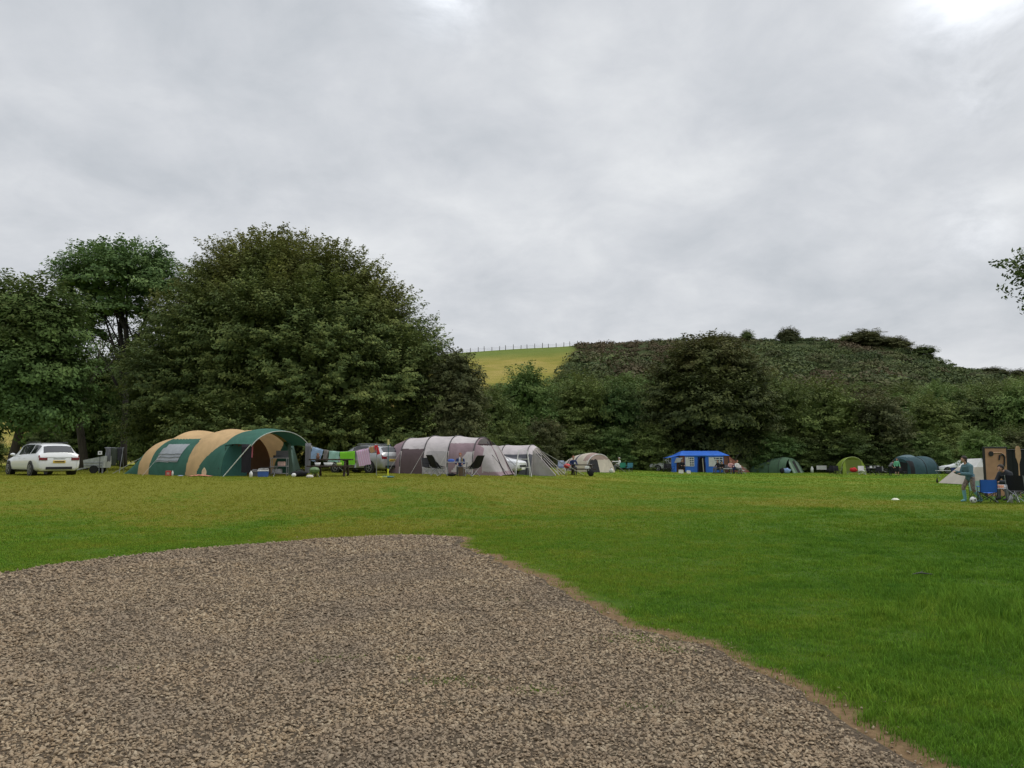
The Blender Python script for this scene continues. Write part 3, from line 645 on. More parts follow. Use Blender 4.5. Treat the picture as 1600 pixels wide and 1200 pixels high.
    # dark understorey and hedge at left, with light gaps
    SL = [(-40, 'at the far left beyond the white estate car'), (62, 'directly behind the white estate car'), (105, 'just right of the far left tree trunk'), (150, 'behind the pale trailer'), (190, 'at the foot of the bright green ash'), (232, 'behind the low tail of the striped tent'), (330, 'behind the middle of the striped tent'), (420, 'behind the awning of the striped tent'),
          (500, 'behind the light blue towel'), (580, 'behind the silver estate car'), (650, 'behind the left end of the mauve tent'), (700, 'behind the middle of the mauve tent'), (745, 'behind the right end of the mauve tent')]
    und = [(0, -40, 660, 52, 90), (5, 62, 668, 55, 80), (2, 105, 560, 68, 110), (0, 150, 548, 70, 120), (1, 190, 536, 70, 110), (5, 232, 535, 68, 120), (0, 330, 660, 60, 110), (2, 420, 668, 60, 100), (5, 500, 664, 60, 100), (0, 580, 660, 58, 100), (1, 650, 662, 56, 90), (2, 700, 676, 54, 60), (5, 745, 668, 60, 70)]
    for k, u, v, d, wd in und: put(k, u, v, d, wd, 'dark shaded shrub '+min(SL, key=lambda q: abs(q[0]-u))[1], 'shrubs shaded by the big trees', 'bush', 'shade_shrub', .4)
    for u, d, r, lb in ((130, 50, .26, 'straight dark trunk right of the white estate car'), (285, 57, .2, 'slim dark trunk behind the striped tent'), (75, 60, .18, 'thin dark trunk above the white estate car')):
        t = thing('slender_tree', lb, 'tree', gp(u, d)); limbs([(-1.5, 0, 7), (1.6, .5, 7.5), (.2, 1, 8.5)], r, 5, rg).build('trunk', BARK, t, True)
    # ---- scrub on the hill
    parts = []; n = 2600; us = rg.uniform(840, 2000, n); ds = np.sqrt(rg.uniform(128**2, 238**2, n)); k_ = us > 848+(ds-150)/(RIDGE-150)*52+8; us = us[k_]; ds = ds[k_]
    X = []; 
    for u, d in zip(us, ds):
        a = (u-800)/F/CP; x = d*a; X.append((x, d))
    X = np.array(X); Z = terrain(X[:, 0], X[:, 1])
    m = len(X); sizes = np.clip(np.exp(rg.normal(.1, .45, m)), 0, np.where(ds > 212, 1.3, 3.0))*(.6+.9*vnoise(X[:, 0], X[:, 1], 14, 31))*(1+.4*(ds < 175)); 
    nl = 110; idx = np.repeat(np.arange(m), nl); T = len(idx)
    d3 = rg.normal(size=(T, 3)); d3 /= np.linalg.norm(d3, axis=1, keepdims=True); d3[:, 2] = np.abs(d3[:, 2])
    rr = rg.uniform(.75, 1.05, T); ax = np.stack([sizes*rg.uniform(1.1, 2.3, m), sizes*1.4, sizes*rg.uniform(.65, 1.15, m)], 1)[idx]
    p = np.stack([X[idx, 0], X[idx, 1], Z[idx]-.15], 1)+d3*rr[:, None]*ax*(.85+.3*rg.uniform(size=(T, 1)))
    nr = d3*.8+np.array([0, 0, .35])+rg.normal(0, .4, (T, 3)); nr /= np.linalg.norm(nr, axis=1, keepdims=True)
    big = vnoise(X[:, 0], X[:, 1], 18, 21); hue = np.clip(big*1.6-.3+rg.normal(0, .15, m), 0, 1)
    green = (vnoise(X[:, 0], X[:, 1], 13, 22)+rg.normal(0, .12, m))
    q = (quads(p, nr, .22*rg.uniform(.6, 1.5, T)*np.sqrt(sizes[idx]), rg, .65), rg.uniform(size=T), np.clip(rg.normal(.45, .25, m), 0, 1)[idx], np.clip((hue-.38)*1.6, 0, .85)[idx])
    # broader thickets standing out of the scrub
    m2 = 170; sel = rg.choice(np.where(ds < 226)[0], m2, replace=False); c2 = X[sel]; z2 = terrain(c2[:, 0], c2[:, 1]); s2 = rg.uniform(1.6, 3.8, m2); s2[ds[sel] > 205] *= .6
    i2 = np.repeat(np.arange(m2), 420); T2 = len(i2); d2 = rg.normal(size=(T2, 3)); d2 /= np.linalg.norm(d2, axis=1, keepdims=True); d2[:, 2] = np.abs(d2[:, 2])
    lump = 1+.22*np.sin(d2[:, 0]*5+i2)*np.sin(d2[:, 1]*4+i2*2.)+.12*np.sin(d2[:, 2]*9+i2)
    p2 = np.stack([c2[i2, 0], c2[i2, 1], z2[i2]-.3], 1)+d2*(s2[i2]*lump*rg.uniform(.8, 1.03, T2))[:, None]*np.array([1.15, 1.15, .75]); n2_ = d2+rg.normal(0, .45, (T2, 3)); n2_ /= np.linalg.norm(n2_, axis=1, keepdims=True)
    q2 = (quads(p2, n2_, .30*rg.uniform(.6, 1.5, T2), rg, .65), rg.uniform(size=T2), np.clip(rg.normal(.5, .3, m2), 0, 1)[i2], np.clip(rg.normal(.25, .35, m2), 0, .9)[i2])
    sm = leafmat('leaf_scrub', (.028, .044, .016), (.062, .088, .028), (.13, .155, .048), (.12, .085, .045), 0.1)
    tag(crown_obj('hill_scrub', [q, q2], sm, None), 'dark bracken, gorse and heather scrub covering the hillside', 'scrub', kind='stuff')
    for u, v, d, wd, lb in ((1168, 517, 233, 20, 'small round bush on the skyline above the dark oak'), (1232, 512, 233, 24, 'round olive bush alone on the hilltop skyline'), (1354, 516, 232, 50, 'wide dark bush at the highest point of the hill'), (1398, 526, 232, 34, 'pale scraggy bush right of the widest hilltop bush'),
                            (1320, 524, 233, 16, 'small low bush left of the widest hilltop bush'), (1440, 541, 232, 30, 'dark bush partway down the falling skyline'), (1590, 577, 232, 26, 'dark round bush on the skyline at the right edge'), (1548, 574, 232, 34, 'low hedge bush on the skyline near the right edge'), (1130, 524, 232, 40, 'feathery bush on the skyline touching the oak top'), (1028, 531, 233, 30, 'flat bush on the skyline left of the oak')):
        put([3, 5, 0, 2][int(rg.integers(4))] if 'olive' not in lb and 'pale' not in lb else 3, u, v, d, wd*1.5, lb, name='skyline_bush', cat='bush', sink=2.2)
    for k in range(6):
        if k not in used: 
            for c in list(protos[k].children): bpy.data.objects.remove(c)
            bpy.data.objects.remove(protos[k])
make_vegetation()
# ---------------------------------------------------------------- fence on the hill
def make_fence():
    us = [724+i*11.15+((i*7) % 3-1)*.8 for i in range(17)]
    t = thing('pasture_fence', 'post and wire fence running along the top of the pale green pasture', 'fence', gp(730, 233))
    o = Vector(t.location); wood = mc('fence_wood', (.10, .09, .075), .9); P = []
    for i, u in enumerate(us):
        g = gp(u, 233)-o; P.append(g); h = 1.25+.12*((i*5) % 4)
        MB().tube([g-Vector((0, 0, .3)), g+Vector((.05*((i % 3)-1), 0, h))], [.11, .09], 7).build('fence_post', wood, t)
    for k, zz in enumerate((.55, .95)):
        MB().tube([p+Vector((0, 0, zz)) for p in P], .022, 4).build('wire', wood, t)
make_fence()
# ---------------------------------------------------------------- tents
BLACK = mc('black_plastic', (.012, .012, .013), .5); STEEL = mc('grey_steel', (.30, .31, .33), .4, .6); WHITE = mc('white_plastic', (.72, .72, .70), .45)
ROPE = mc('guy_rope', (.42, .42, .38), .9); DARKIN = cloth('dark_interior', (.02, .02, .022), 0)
def interp_sec(secs, t):
    xs = [s[0] for s in secs]; return [float(np.interp(t, xs, [s[k] for s in secs])) for k in (1, 2, 3)]
def smooth_secs(secs, n, hoops=None, sag=.05):
    """dense sections (x, yc, W, H), Catmull-Rom along the axis, sagging a little between hoops"""
    secs = sorted(secs); out = []; m = len(secs)-1; hp = sorted(hoops or [])
    for i in range(m):
        p0, p1, p2, p3 = secs[max(i-1, 0)], secs[i], secs[i+1], secs[min(i+2, m)]; k = max(2, int(n*(p2[0]-p1[0])/(secs[-1][0]-secs[0][0])))
        for j in range(k+(i == m-1)):
            t = j/k; x = p1[0]+(p2[0]-p1[0])*t
            q = [x]+[max(.02, .5*((2*b)+(-a+c)*t+(2*a-5*b+4*c-d)*t*t+(-a+3*b-3*c+d)*t**3)) if z else b+(c-b)*t for a, b, c, d, z in ((p0[1], p1[1], p2[1], p3[1], 0), (p0[2], p1[2], p2[2], p3[2], 1), (p0[3], p1[3], p2[3], p3[3], 1))]
            for h0, h1 in zip(hp, hp[1:]):
                if h0 < x < h1: f = math.sin(PI*(x-h0)/(h1-h0)); q[3] -= sag*f; q[2] -= sag*.9*f
            out.append(q)
    return out
def arch(x, yc, W, H, n, ey=.95, ez=.8, a0=0., a1=1.):
    r = []
    for k in range(n+1):
        ph = PI*(a0+(a1-a0)*k/n); c = -math.cos(ph); s_ = math.sin(ph)
        r.append((x, yc+W/2*math.copysign(abs(c)**ey, c), H*abs(s_)**ez))
    return r
def split_build(nm, mt, vs, fs, parent, smooth=True):
    """build each connected piece as its own part (specks join the largest)"""
    par = list(range(len(vs)))
    def find(a):
        while par[a] != a: par[a] = par[par[a]]; a = par[a]
        return a
    for f in fs:
        for q in f[1:]: par[find(q)] = find(f[0])
    comp = {}
    for f in fs: comp.setdefault(find(f[0]), []).append(f)
    cs = sorted(comp.values(), key=len, reverse=True); big = [c for c in cs if len(c) > .12*len(cs[0])]
    for c in big:
        idx = {}; v2 = []; f2 = []
        for f in c:
            for q in f:
                if q not in idx: idx[q] = len(v2); v2.append(vs[q])
            f2.append(tuple(idx[q] for q in f))
        mb = MB(); mb.add(v2, f2); mb.build(nm, mt, parent, smooth)
def shell(parent, secs, cls, parts, nx=50, n=44, hoops=None, sag=.05, ey=.95, ez=.8, a0=0., a1=1.):
    S = smooth_secs(secs, nx, hoops, sag); rows = [arch(*q, n, ey, ez, a0, a1) for q in S]; bins = {}
    for i in range(len(rows)-1):
        for k in range(n):
            q = [rows[i][k], rows[i][k+1], rows[i+1][k+1], rows[i+1][k]]
            c = [sum(p[a] for p in q)/4 for a in range(3)]; key = cls(c[0], c[1], c[2], (a0+(a1-a0)*(k+.5)/n))
            if key: bins.setdefault(key, []).append((i, k))
    res = {}
    for key, lst in bins.items():
        idx = {}; vs = []; fs = []
        for i, k in lst:
            f = []
            for (a, b) in ((i, k), (i, k+1), (i+1, k+1), (i+1, k)):
                if (a, b) not in idx: idx[(a, b)] = len(vs); vs.append(rows[a][b])
                f.append(idx[(a, b)])
            fs.append(tuple(f))
        nm, mt = parts[key]; split_build(nm, mt, vs, fs, parent)
    return res
def endwall(parent, sec, cls, parts, n=44, m=14, ey=.95, ez=.8, dx=0., lean=0.):
    """closing wall filling an arch, split by cls(y, z)"""
    top = arch(sec[0], sec[1], sec[2], sec[3], n, ey, ez); bins = {}
    P = lambda k, j: (top[k][0]+dx+lean*(1-j/m*top[k][2]/sec[3]), top[k][1], top[k][2]*j/m)
    for k in range(n):
        for j in range(m):
            a = P(k, j); b = P(k+1, j+1); key = cls((a[1]+b[1])/2, (a[2]+b[2])/2)
            if key: bins.setdefault(key, []).append([P(k, j), P(k+1, j), P(k+1, j+1), P(k, j+1)])
    for key, L in bins.items():
        idx = {}; vs = []; fs = []
        for q in L:
            f = []
            for p in q:
                kk = tuple(round(c, 4) for c in p)
                if kk not in idx: idx[kk] = len(vs); vs.append(p)
                if idx[kk] not in f: f.append(idx[kk])
            if len(f) > 2: fs.append(tuple(f))
        split_build(parts[key][0], parts[key][1], vs, fs, parent)
def hoop(parent, sec, mat, r=.02, ey=.95, ez=.8, grow=.02, name='pole', a0=0, a1=1):
    pts = arch(sec[0], sec[1], sec[2]+grow*2, sec[3]+grow, 26, ey, ez, a0, a1); MB().tube(pts, r, 6).build(name, mat, parent, True)
def guy(parent, a, b, mat=None, r=.007, name='guy_rope'):
    MB().tube([a, b], r, 4).build(name, mat or ROPE, parent)
GREEN = cloth('tent_green', (.045, .135, .10), .1, fold=.6); TAN = cloth('tent_tan', (.62, .42, .215), .2, fold=.6); GREYWIN = mc('window_film', (.33, .35, .37), .35, var=.1)
MAUVE = cloth('tent_mauve', (.28, .20, .22), .1, fold=.7); LGREY = cloth('tent_light_grey', (.56, .51, .51), .15, fold=.7); DMAUVE = cloth('tent_dark_mauve', (.12, .085, .09), .1)
MESH = cloth('tent_mesh', (.40, .37, .37), .1, fold=.7); CREAM = cloth('tent_cream', (.55, .49, .40), .15); DGREY = cloth('tent_dark_grey', (.10, .10, .115), .05)
FGREEN = cloth('tent_forest', (.09, .16, .095), .1); FLIGHT = cloth('tent_forest_pale', (.20, .27, .21), .1); LIME = cloth('tent_lime', (.24, .33, .045), .2); LIMED = cloth('tent_lime_dark', (.13, .17, .03), .15)
TEAL = cloth('tent_teal', (.04, .085, .10), .1); TEALL = cloth('tent_teal_pale', (.12, .18, .20), .1); BLUE = cloth('tent_blue', (.045, .165, .62), .1); BROWN = cloth('tent_brown', (.19, .085, .06), .1); BEIGE = cloth('tent_beige', (.42, .38, .32), .1)
OFFW = cloth('tent_offwhite', (.68, .67, .65), .15)
def striped_tent():
    p = Vector((.53, .85, 0))*2.2; g = gp(345, 34.2)+p; g.z = tz(g.x, g.y)-.02
    t = thing('tunnel_tent', 'large tan and green striped tunnel tent with grey side window and green awning', 'tent', g, R(-32))
    W = 4.4; secs = [(-8.3, 0, 3.6, .04), (-7.3, 0, 3.9, .85), (-6.4, 0, 4.1, 1.74), (-5.5, 0, 4.2, 1.98), (-4.6, 0, 4.3, 2.2), (-3.4, 0, 4.4, 2.12), (-2.0, 0, 4.45, 2.22), (-1.0, 0, 4.4, 2.2), (0, 0, 4.4, 2.05)]
    def cls(x, y, z, ph):
        if x < -6.5+z*.05: return 'rear'
        near = 1
        if z > 1.62+(.12 if x < -2.5 else 0): return 'roof'
        if x < -5.6+z*.06: return 'roof'
        if x < -2.55+z*.1: return 'side'
        if x < -1.75+.15*z+.47*z*z: return 'roof'
        return 'front'
    shell(t, secs, cls, {'rear': ('rear_panel', GREEN), 'roof': ('roof', TAN), 'side': ('side_panel', GREEN), 'front': ('front_panel', GREEN)}, nx=200, n=130, hoops=[-6.3, -4.6, -2.0, -.6], sag=.09)
    # windows with drooping blind, near and far side
    S = smooth_secs(secs, 110, [-6.3, -4.6, -2.0, -.6], .09)
    for sgn, nm in ((0, 'window'), (1, 'window')):
        rows = []
        for q in S:
            if -4.95 < q[0] < -3.15:
                pts = arch(q[0], q[1], q[2]+.03, q[3]+.015, 200)
                sel_ = [p for p in pts[:100] if .62 < p[2] < 1.5]; sel_ = [sel_[int(i*(len(sel_)-1)/12)] for i in range(13)]
                if sgn: sel_ = [(p[0], -p[1], p[2]) for p in sel_]
                sh = [(p[0]+.28*(p[2]-1.05), p[1], p[2]) for p in sel_]; rows.append(sh)
        w_ = MB().grid(rows).build(nm, GREYWIN, t, True)
        bl = [[(r[k][0], r[k][1]+(-.03 if not sgn else .03)*(1+(i*k) % 3*.3), r[k][2]) for i, r in enumerate(rows)] for k in (1, 3, 5)]
        for b in bl: MB().tube(b, .018, 5).build('blind_fold', cloth('blind', (.22, .24, .26)), w_)
    # awning canopy over the door
    cs = [(-.35, 0, 4.46, 2.13), (.4, 0, 4.4, 2.2), (1.0, 0, 4.25, 2.14), (1.35, 0, 4.15, 2.04)]
    shell(t, cs, lambda x, y, z, ph: 'c', {'c': ('awning', GREEN)}, nx=18, n=40, a0=.215-.01, a1=.80)
    for cx_, a0, a1 in ((1.35, .2, .81),):
        hoop(t, (cx_, 0, 4.16 if cx_ > 0 else 4.44, 2.04 if cx_ > 0 else 2.1), mc('pole_pale', (.35, .38, .34), .4), .022, name='awning_pole', a0=a0, a1=a1)
    # bedroom partition with openings and inner dark
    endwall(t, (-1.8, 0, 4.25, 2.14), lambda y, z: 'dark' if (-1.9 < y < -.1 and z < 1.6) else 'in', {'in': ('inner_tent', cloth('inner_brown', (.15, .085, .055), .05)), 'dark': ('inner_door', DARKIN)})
    endwall(t, (0, 0, 4.38, 2.03), lambda y, z: 'flap' if (y < -1.15+.25*(1.4-z) and z < 1.42) else None, {'flap': ('door_flap', cloth('tent_bluegreen', (.045, .14, .12), .1))})
    rows = []     # right door curtain sweeping to the ground
    for k in range(9):
        q = k/8; rows.append([(-.1+.9*q*j/8+.1*math.sin(q*6), 2.2-.25*q-.15*j/8*q-.55*(1-q), 1.62*(1-j/8)+.02) for j in range(9)])
    MB().grid(rows).build('door_curtain', cloth('curtain_pale', (.16, .24, .21), .1), t, True)
    MB().tube([(1.35, -1.75, 1.42), (.35, -2.35, .02)], .022, 6).build('awning_prop', mc('pole_white', (.6, .6, .56), .4), t)
    MB().tube([(-.2, -2.2, .35), (-.15, -1.95, .9), (-.1, -1.9, 1.42)], .014, 5).build('awning_prop', BLACK, t)
    MB().tube([(1.35, 1.8, 1.4), (1.6, 2.2, .0)], .022, 6).build('awning_prop', mc('pole_white', (.6, .6, .56), .4), t)
    guy(t, (-6.4, -.6, 1.55), (-9.6, -1.5, 0), r=.018); guy(t, (-6.4, .6, 1.6), (-9.3, 1.6, 0)); guy(t, (-4.6, -1.9, 1.2), (-4.6, -3.0, 0)); guy(t, (1.35, 1.7, 1.5), (2.9, 2.8, 0))
    return t
striped_tent()
def pink_tent():
    th = R(-15); p = Vector((-math.sin(th), math.cos(th), 0))*1.95; g = gp(738, 40.2)+p; g.z = tz(g.x, g.y)-.03
    t = thing('tunnel_tent', 'mauve and pale grey tunnel tent with black pole sleeves, behind the two black camp chairs', 'tent', g, th)
    W = 3.9; secs = [(-5.0, 0, 3.1, 1.55), (-4.8, 0, 3.5, 1.75), (-4.1, 0, 3.8, 2.03), (-2.75, 0, W, 2.14), (-1.4, 0, W, 2.14), (0, 0, W, 2.04), (.35, 0, 3.8, 1.92), (.75, 0, 3.6, 1.42), (1.45, 0, 3.1, .05)]
    def cls(x, y, z, ph):
        roof = z > 1.42
        if x < -4.1: return 'mauve_end'
        if x < -2.75: return 'roof' if roof else 'door'
        if x < -1.4: return 'roof' if roof else ('win' if -2.6 < x < -1.5 and .25 < z < 1.3 else 'grey')
        if x < 0:
            if z > 1.72: return 'roof'
            return 'tri' if (z < 1.25 and z > .25 and x > -1.15 and z < .2+(x+1.2)*1.25) else 'mauve'
        if x < .12 or (abs(y) > 1.45 and x < .5): return 'mauve'
        if z > 1.60: return 'roof'
        if z < .22: return 'mauve'
        if abs(abs(y)-.62) < .09: return 'mauve'
        return 'mesh'
    shell(t, secs, cls, {'mauve_end': ('rear_panel', MAUVE), 'roof': ('roof', LGREY), 'door': ('side_door', DMAUVE), 'grey': ('side_panel', LGREY), 'win': ('window', MESH), 'tri': ('window', LGREY), 'mauve': ('front_panel', MAUVE), 'mesh': ('porch', MESH)},
          nx=190, n=130, hoops=[-4.1, -2.75, -1.4, 0], sag=.05, ey=.8, ez=.62)
    endwall(t, (-5.0, 0, 3.1, 1.55), lambda y, z: 'e', {'e': ('rear_wall', MAUVE)}, ey=.8, ez=.62)
    for x, W_, H_ in ((-4.1, 3.8, 2.03), (-2.75, W, 2.14), (-1.4, W, 2.14), (0, W, 2.04)):
        hoop(t, (x, 0, W_, H_), mc('sleeve_dark', (.05, .045, .05), .6), .028, .8, .62, name='pole_sleeve')
        MB().tube([(x, -W_/2-.05, 0), (x, -W_/2+.03, .8), (x+.02, -W_/2+.16, 1.3)], .035, 6).build('pole_sleeve', LGREY, t)
        guy(t, (x, -W_/2+.1, 1.3), (x-.35, -W_/2-1.0, 0))
    for k, (y, z) in enumerate(((-1.0, 1.62), (1.0, 1.62))): guy(t, (.35, y, z), (1.9, y*1.6, 0), BLACK, .012)
    for s_ in (-.62, .62): MB().tube([(.36, s_*.8, 1.80), (.78, s_*1.05, 1.32), (1.47, s_*1.25, .03)], .03, 6).build('pole_sleeve', mc('sleeve_dark', (.05, .045, .05)), t)
pink_tent()
def grey_tent():
    th = R(-14); p = Vector((-math.sin(th), math.cos(th), 0))*1.8; g = gp(822, 46)+p; g.z = tz(g.x, g.y)-.03
    t = thing('tunnel_tent', 'smaller grey tunnel tent with pale roof and see-through porch, right of the mauve tent', 'tent', g, th)
    W = 3.5; secs = [(-3.6, 0, 3.1, 1.4), (-3.2, 0, 3.4, 1.75), (-1.6, 0, W, 1.86), (0, 0, W, 1.86), (.3, 0, 3.3, 1.70)]
    shell(t, secs, lambda x, y, z, ph: 'roof' if z > 1.28 else ('win' if .3 < z < 1.1 and -1.4 < x < -.3 else 'wall'), {'roof': ('roof', LGREY), 'wall': ('side_panel', DGREY), 'win': ('window', cloth('smoke_film', (.17, .17, .19)))}, nx=50, n=48, hoops=[-3.2, -1.6, 0], ey=.8, ez=.62)
    endwall(t, (-3.6, 0, 3.1, 1.4), lambda y, z: 'e', {'e': ('rear_wall', DGREY)}, ey=.8, ez=.62)
    endwall(t, (.28, 0, 3.3, 1.70), lambda y, z: 'm' if z > 1.35 or abs(y) > 1.2 else ('m' if z < .3 else 'd'), {'m': ('front_panel', LGREY), 'd': ('doorway', cloth('porch_mesh', (.06, .065, .06), .1))}, ey=.8, ez=.62)
    for x in (-3.2, -1.6, 0): hoop(t, (x, 0, W if x > -3 else 3.4, 1.86 if x > -3 else 1.75), BLACK, .022, .8, .62, name='pole_sleeve')
    # open porch frame out to the pegs
    for y in (-1.3, -.4, .5, 1.3):
        MB().tube([(.28, y*.7, 1.55), (1.75, y*1.15, .03)], .028, 6).build('porch_strap', LGREY, t)
    rows = [[(.28+1.45*k/6*(.55+.45*1), -1.25-.2*k/6+j*.02, (1.5*(1-k/6)+.03)*(1-j/4)) for j in range(5)] for k in range(7)]
    MB().grid(rows).build('porch_side', MESH, t, True)
    guy(t, (.28, .8, 1.55), (2.9, 1.9, 0), ROPE, .02); guy(t, (.28, -.8, 1.55), (2.5, -2.2, 0), BLACK, .014); guy(t, (0, 0, 1.8), (3.0, .4, 0), BLACK, .014)
grey_tent()
def cream_tent():
    th = R(-48); g = gp(924, 68); g.z -= .02
    t = thing('tunnel_tent', 'small cream hooped tent with dark stripes and brown-topped front, behind the red kettle barbecue', 'tent', g, th)
    secs = [(-2.9, 0, 1.6, .5), (-2.4, 0, 2.4, 1.1), (-1.6, 0, 2.8, 1.45), (-.7, 0, 3.1, 1.62), (.2, 0, 3.3, 1.7), (.9, 0, 3.2, 1.55)]
    shell(t, secs, lambda x, y, z, ph: 'dk' if (abs(x+.7) < .12 or abs(x+1.7) < .12) else ('br' if x > .35 and z > 1.0 else 'cr'), {'dk': ('stripe', DGREY), 'br': ('front_band', cloth('tent_taupe', (.30, .22, .19))), 'cr': ('flysheet', CREAM)}, nx=60, n=40)
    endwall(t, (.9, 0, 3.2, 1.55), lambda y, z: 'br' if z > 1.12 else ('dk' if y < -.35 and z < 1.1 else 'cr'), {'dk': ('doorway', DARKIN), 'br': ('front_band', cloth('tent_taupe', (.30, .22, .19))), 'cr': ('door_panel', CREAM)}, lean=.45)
    endwall(t, (-2.9, 0, 1.6, .5), lambda y, z: 'e', {'e': ('rear_wall', CREAM)}); guy(t, (.9, 1, 1.2), (2.1, 2.2, 0)); hoop(t, (.9, 0, 3.2, 1.55), OFFW, .04, name='pole_sleeve')
cream_tent()
def box_wall(mb, a, b, z0, z1, th=.03):
    a, b = Vector(a), Vector(b); d = (b-a); L = d.length; ang = math.atan2(d.y, d.x); c = (a+b)/2; mb.box((c.x, c.y, (z0+z1)/2), (L, th, z1-z0), (0, 0, ang)); return mb
def blue_tent():
    g = gp(1100, 80); t = thing('frame_tent', 'bright blue frame tent with brown side panels and white-lattice windows', 'tent', g, R(4))
    W0, W1, D = -2.55, 2.6, 2.9     # x extents of the walls, depth going back (+y)
    def q(nm, pts, mat, th=.02): 
        n = len(pts); v = [Vector(p) for p in pts]; nn = (v[1]-v[0]).cross(v[2]-v[0]).normalized()*th
        MB().add([p for p in v]+[p+nn for p in v], [tuple(range(n-1, -1, -1)), tuple(range(n, 2*n))]+[(i, (i+1) % n, n+(i+1) % n, n+i) for i in range(n)]).build(nm, mat, t)
    EV, TP = 1.72, 2.2
    q('roof', [(W0+.0, -.12, EV), (W1+.1, -.12, EV), (W1-.75, .95, TP), (W0+.5, .95, TP)], BLUE); q('roof', [(W1+.1, D, EV), (W0, D, EV), (W0+.5, .95, TP), (W1-.75, .95, TP)], BLUE)
    q('roof', [(W1+.1, -.12, EV), (W1+.1, D, EV), (W1-.75, .95, TP)], BLUE); q('roof', [(W0, D, EV), (W0, -.12, EV), (W0+.5, .95, TP)], BLUE)
    q('awning', [(W0-1.0, -.5, 1.55), (W0-.02, -.14, EV+.03), (W0-.02, D-.3, EV+.03), (W0-1.0, D-.4, 1.45)], BLUE); q('awning', [(W0-1.0, -.5, 1.53), (W0-1.02, -.5, 0), (W0-.5, -.5, 0), (W0-.45, -.42, 1.0), (W0-.2, -.35, 1.6)], BLUE)
    q('awning_window', [(W0-.75, -.62, .98), (W0-.1, -.55, 1.05), (W0+.2, -.5, 1.52), (W0-.5, -.57, 1.5)], GREYWIN)
    wl = (('wall', W0, W0+.55, BROWN), ('wall', W0+.553, W0+1.55, BLUE), ('wall', W0+1.553, W0+1.9, BLUE), ('wall', W0+2.7, W0+2.98, BLUE), ('wall', W0+2.983, W1-.5, BLUE), ('wall', W1-.497, W1, BROWN))
    for nm, a, b, mt in wl: MB().box(((a+b)/2, 0, .86), (b-a-.004, .03, 1.72)).build(nm, mt, t)
    for a, b in ((W0+.62, W0+1.5), (W0+3.1, W1-.6)):
        w_ = MB().box(((a+b)/2, -.022, 1.1), (b-a, .012, .95)).build('window', mc('tent_glass', (.06, .08, .11), .2), t); f = MB()
        for k in range(5): f.box((a+(b-a)*k/4, -.032, 1.1), (.045, .012, .97))
        for k in range(5): f.box(((a+b)/2, -.036, .65+.9*k/4), (b-a, .01, .045))
        f.build('lattice', WHITE, w_)
        MB().add([(a+.02, -.044, .65), (a+(b-a)*.55, -.044, .65), (a+(b-a)*.35, -.044, 1.5), (a+.02, -.044, 1.5)], [(0, 1, 2, 3)]).build('curtain', OFFW, w_)
    pts = arch(0, 0, .8, 1.6, 16, .9, .5); dx = W0+2.3
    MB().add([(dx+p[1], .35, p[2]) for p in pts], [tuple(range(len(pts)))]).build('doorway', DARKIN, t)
    MB().tube([(dx+p[1], -.02, p[2]) for p in pts], .05, 6).build('door_trim', mc('navy_trim', (.01, .02, .12), .7), t)
    MB().grid([[(dx+.1+.06*math.sin(k*2)+.02*j, -.0-.05*k*.2, 1.45*(1-j/5)) for j in range(6)] for k in range(5)]).build('door_flap', BEIGE, t, True)
    MB().box(((dx-.4+dx+.4)/2, 0, 1.665), (.8, .03, .11)).build('wall', BLUE, t)
    for x in (W0, W1): MB().box((x, D/2, .86), (.03, D, 1.72)).build('wall', BROWN if x < 0 else BLUE, t)
    MB().box(((W0+W1)/2, D-.02, .86), (W1-W0, .03, 1.72)).build('wall', BLUE, t)
    q('side_screen', [(W1+.02, -.1, 1.7), (W1+1.9, -1.0, .03), (W1+.02, -.4, .03)], cloth('tent_rust', (.25, .10, .07)))
    for x, y in ((W0-1.0, -.5), (W0-1.0, D-.4)): MB().tube([(x, y, 0), (x, y, 1.55)], .02, 6).build('pole', STEEL, t)
blue_tent()
def green_tent():
    g = gp(1226, 83)+Vector((.3, 1.0, -.02)); t = thing('tunnel_tent', 'dark green tunnel tent sloping low to the left, with pale door panels', 'tent', g, R(-40))
    secs = [(-3.9, 0, 1.6, .2), (-3.2, 0, 2.4, .85), (-2.2, 0, 2.8, 1.3), (-1.1, 0, 3.2, 1.6), (0, 0, 3.4, 1.72), (.8, 0, 3.4, 1.6)]
    shell(t, secs, lambda x, y, z, ph: 'w' if (-2.1 < x < -1.2 and 1.2 < z < 1.45) else 'f', {'f': ('flysheet', FGREEN), 'w': ('vent', DGREY)}, nx=44, n=40, hoops=[-2.2, -1.1, 0])
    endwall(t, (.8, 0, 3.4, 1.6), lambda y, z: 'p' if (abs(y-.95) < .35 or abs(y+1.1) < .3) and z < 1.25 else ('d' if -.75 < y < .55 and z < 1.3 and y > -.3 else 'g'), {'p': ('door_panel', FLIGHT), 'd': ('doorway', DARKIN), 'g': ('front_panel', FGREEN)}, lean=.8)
    endwall(t, (-3.9, 0, 1.6, .2), lambda y, z: 'e', {'e': ('rear_wall', FGREEN)}); hoop(t, (.0, 0, 3.4, 1.72), BLACK, .02, name='pole_sleeve'); hoop(t, (-1.1, 0, 3.2, 1.6), BLACK, .02, name='pole_sleeve')
green_tent()
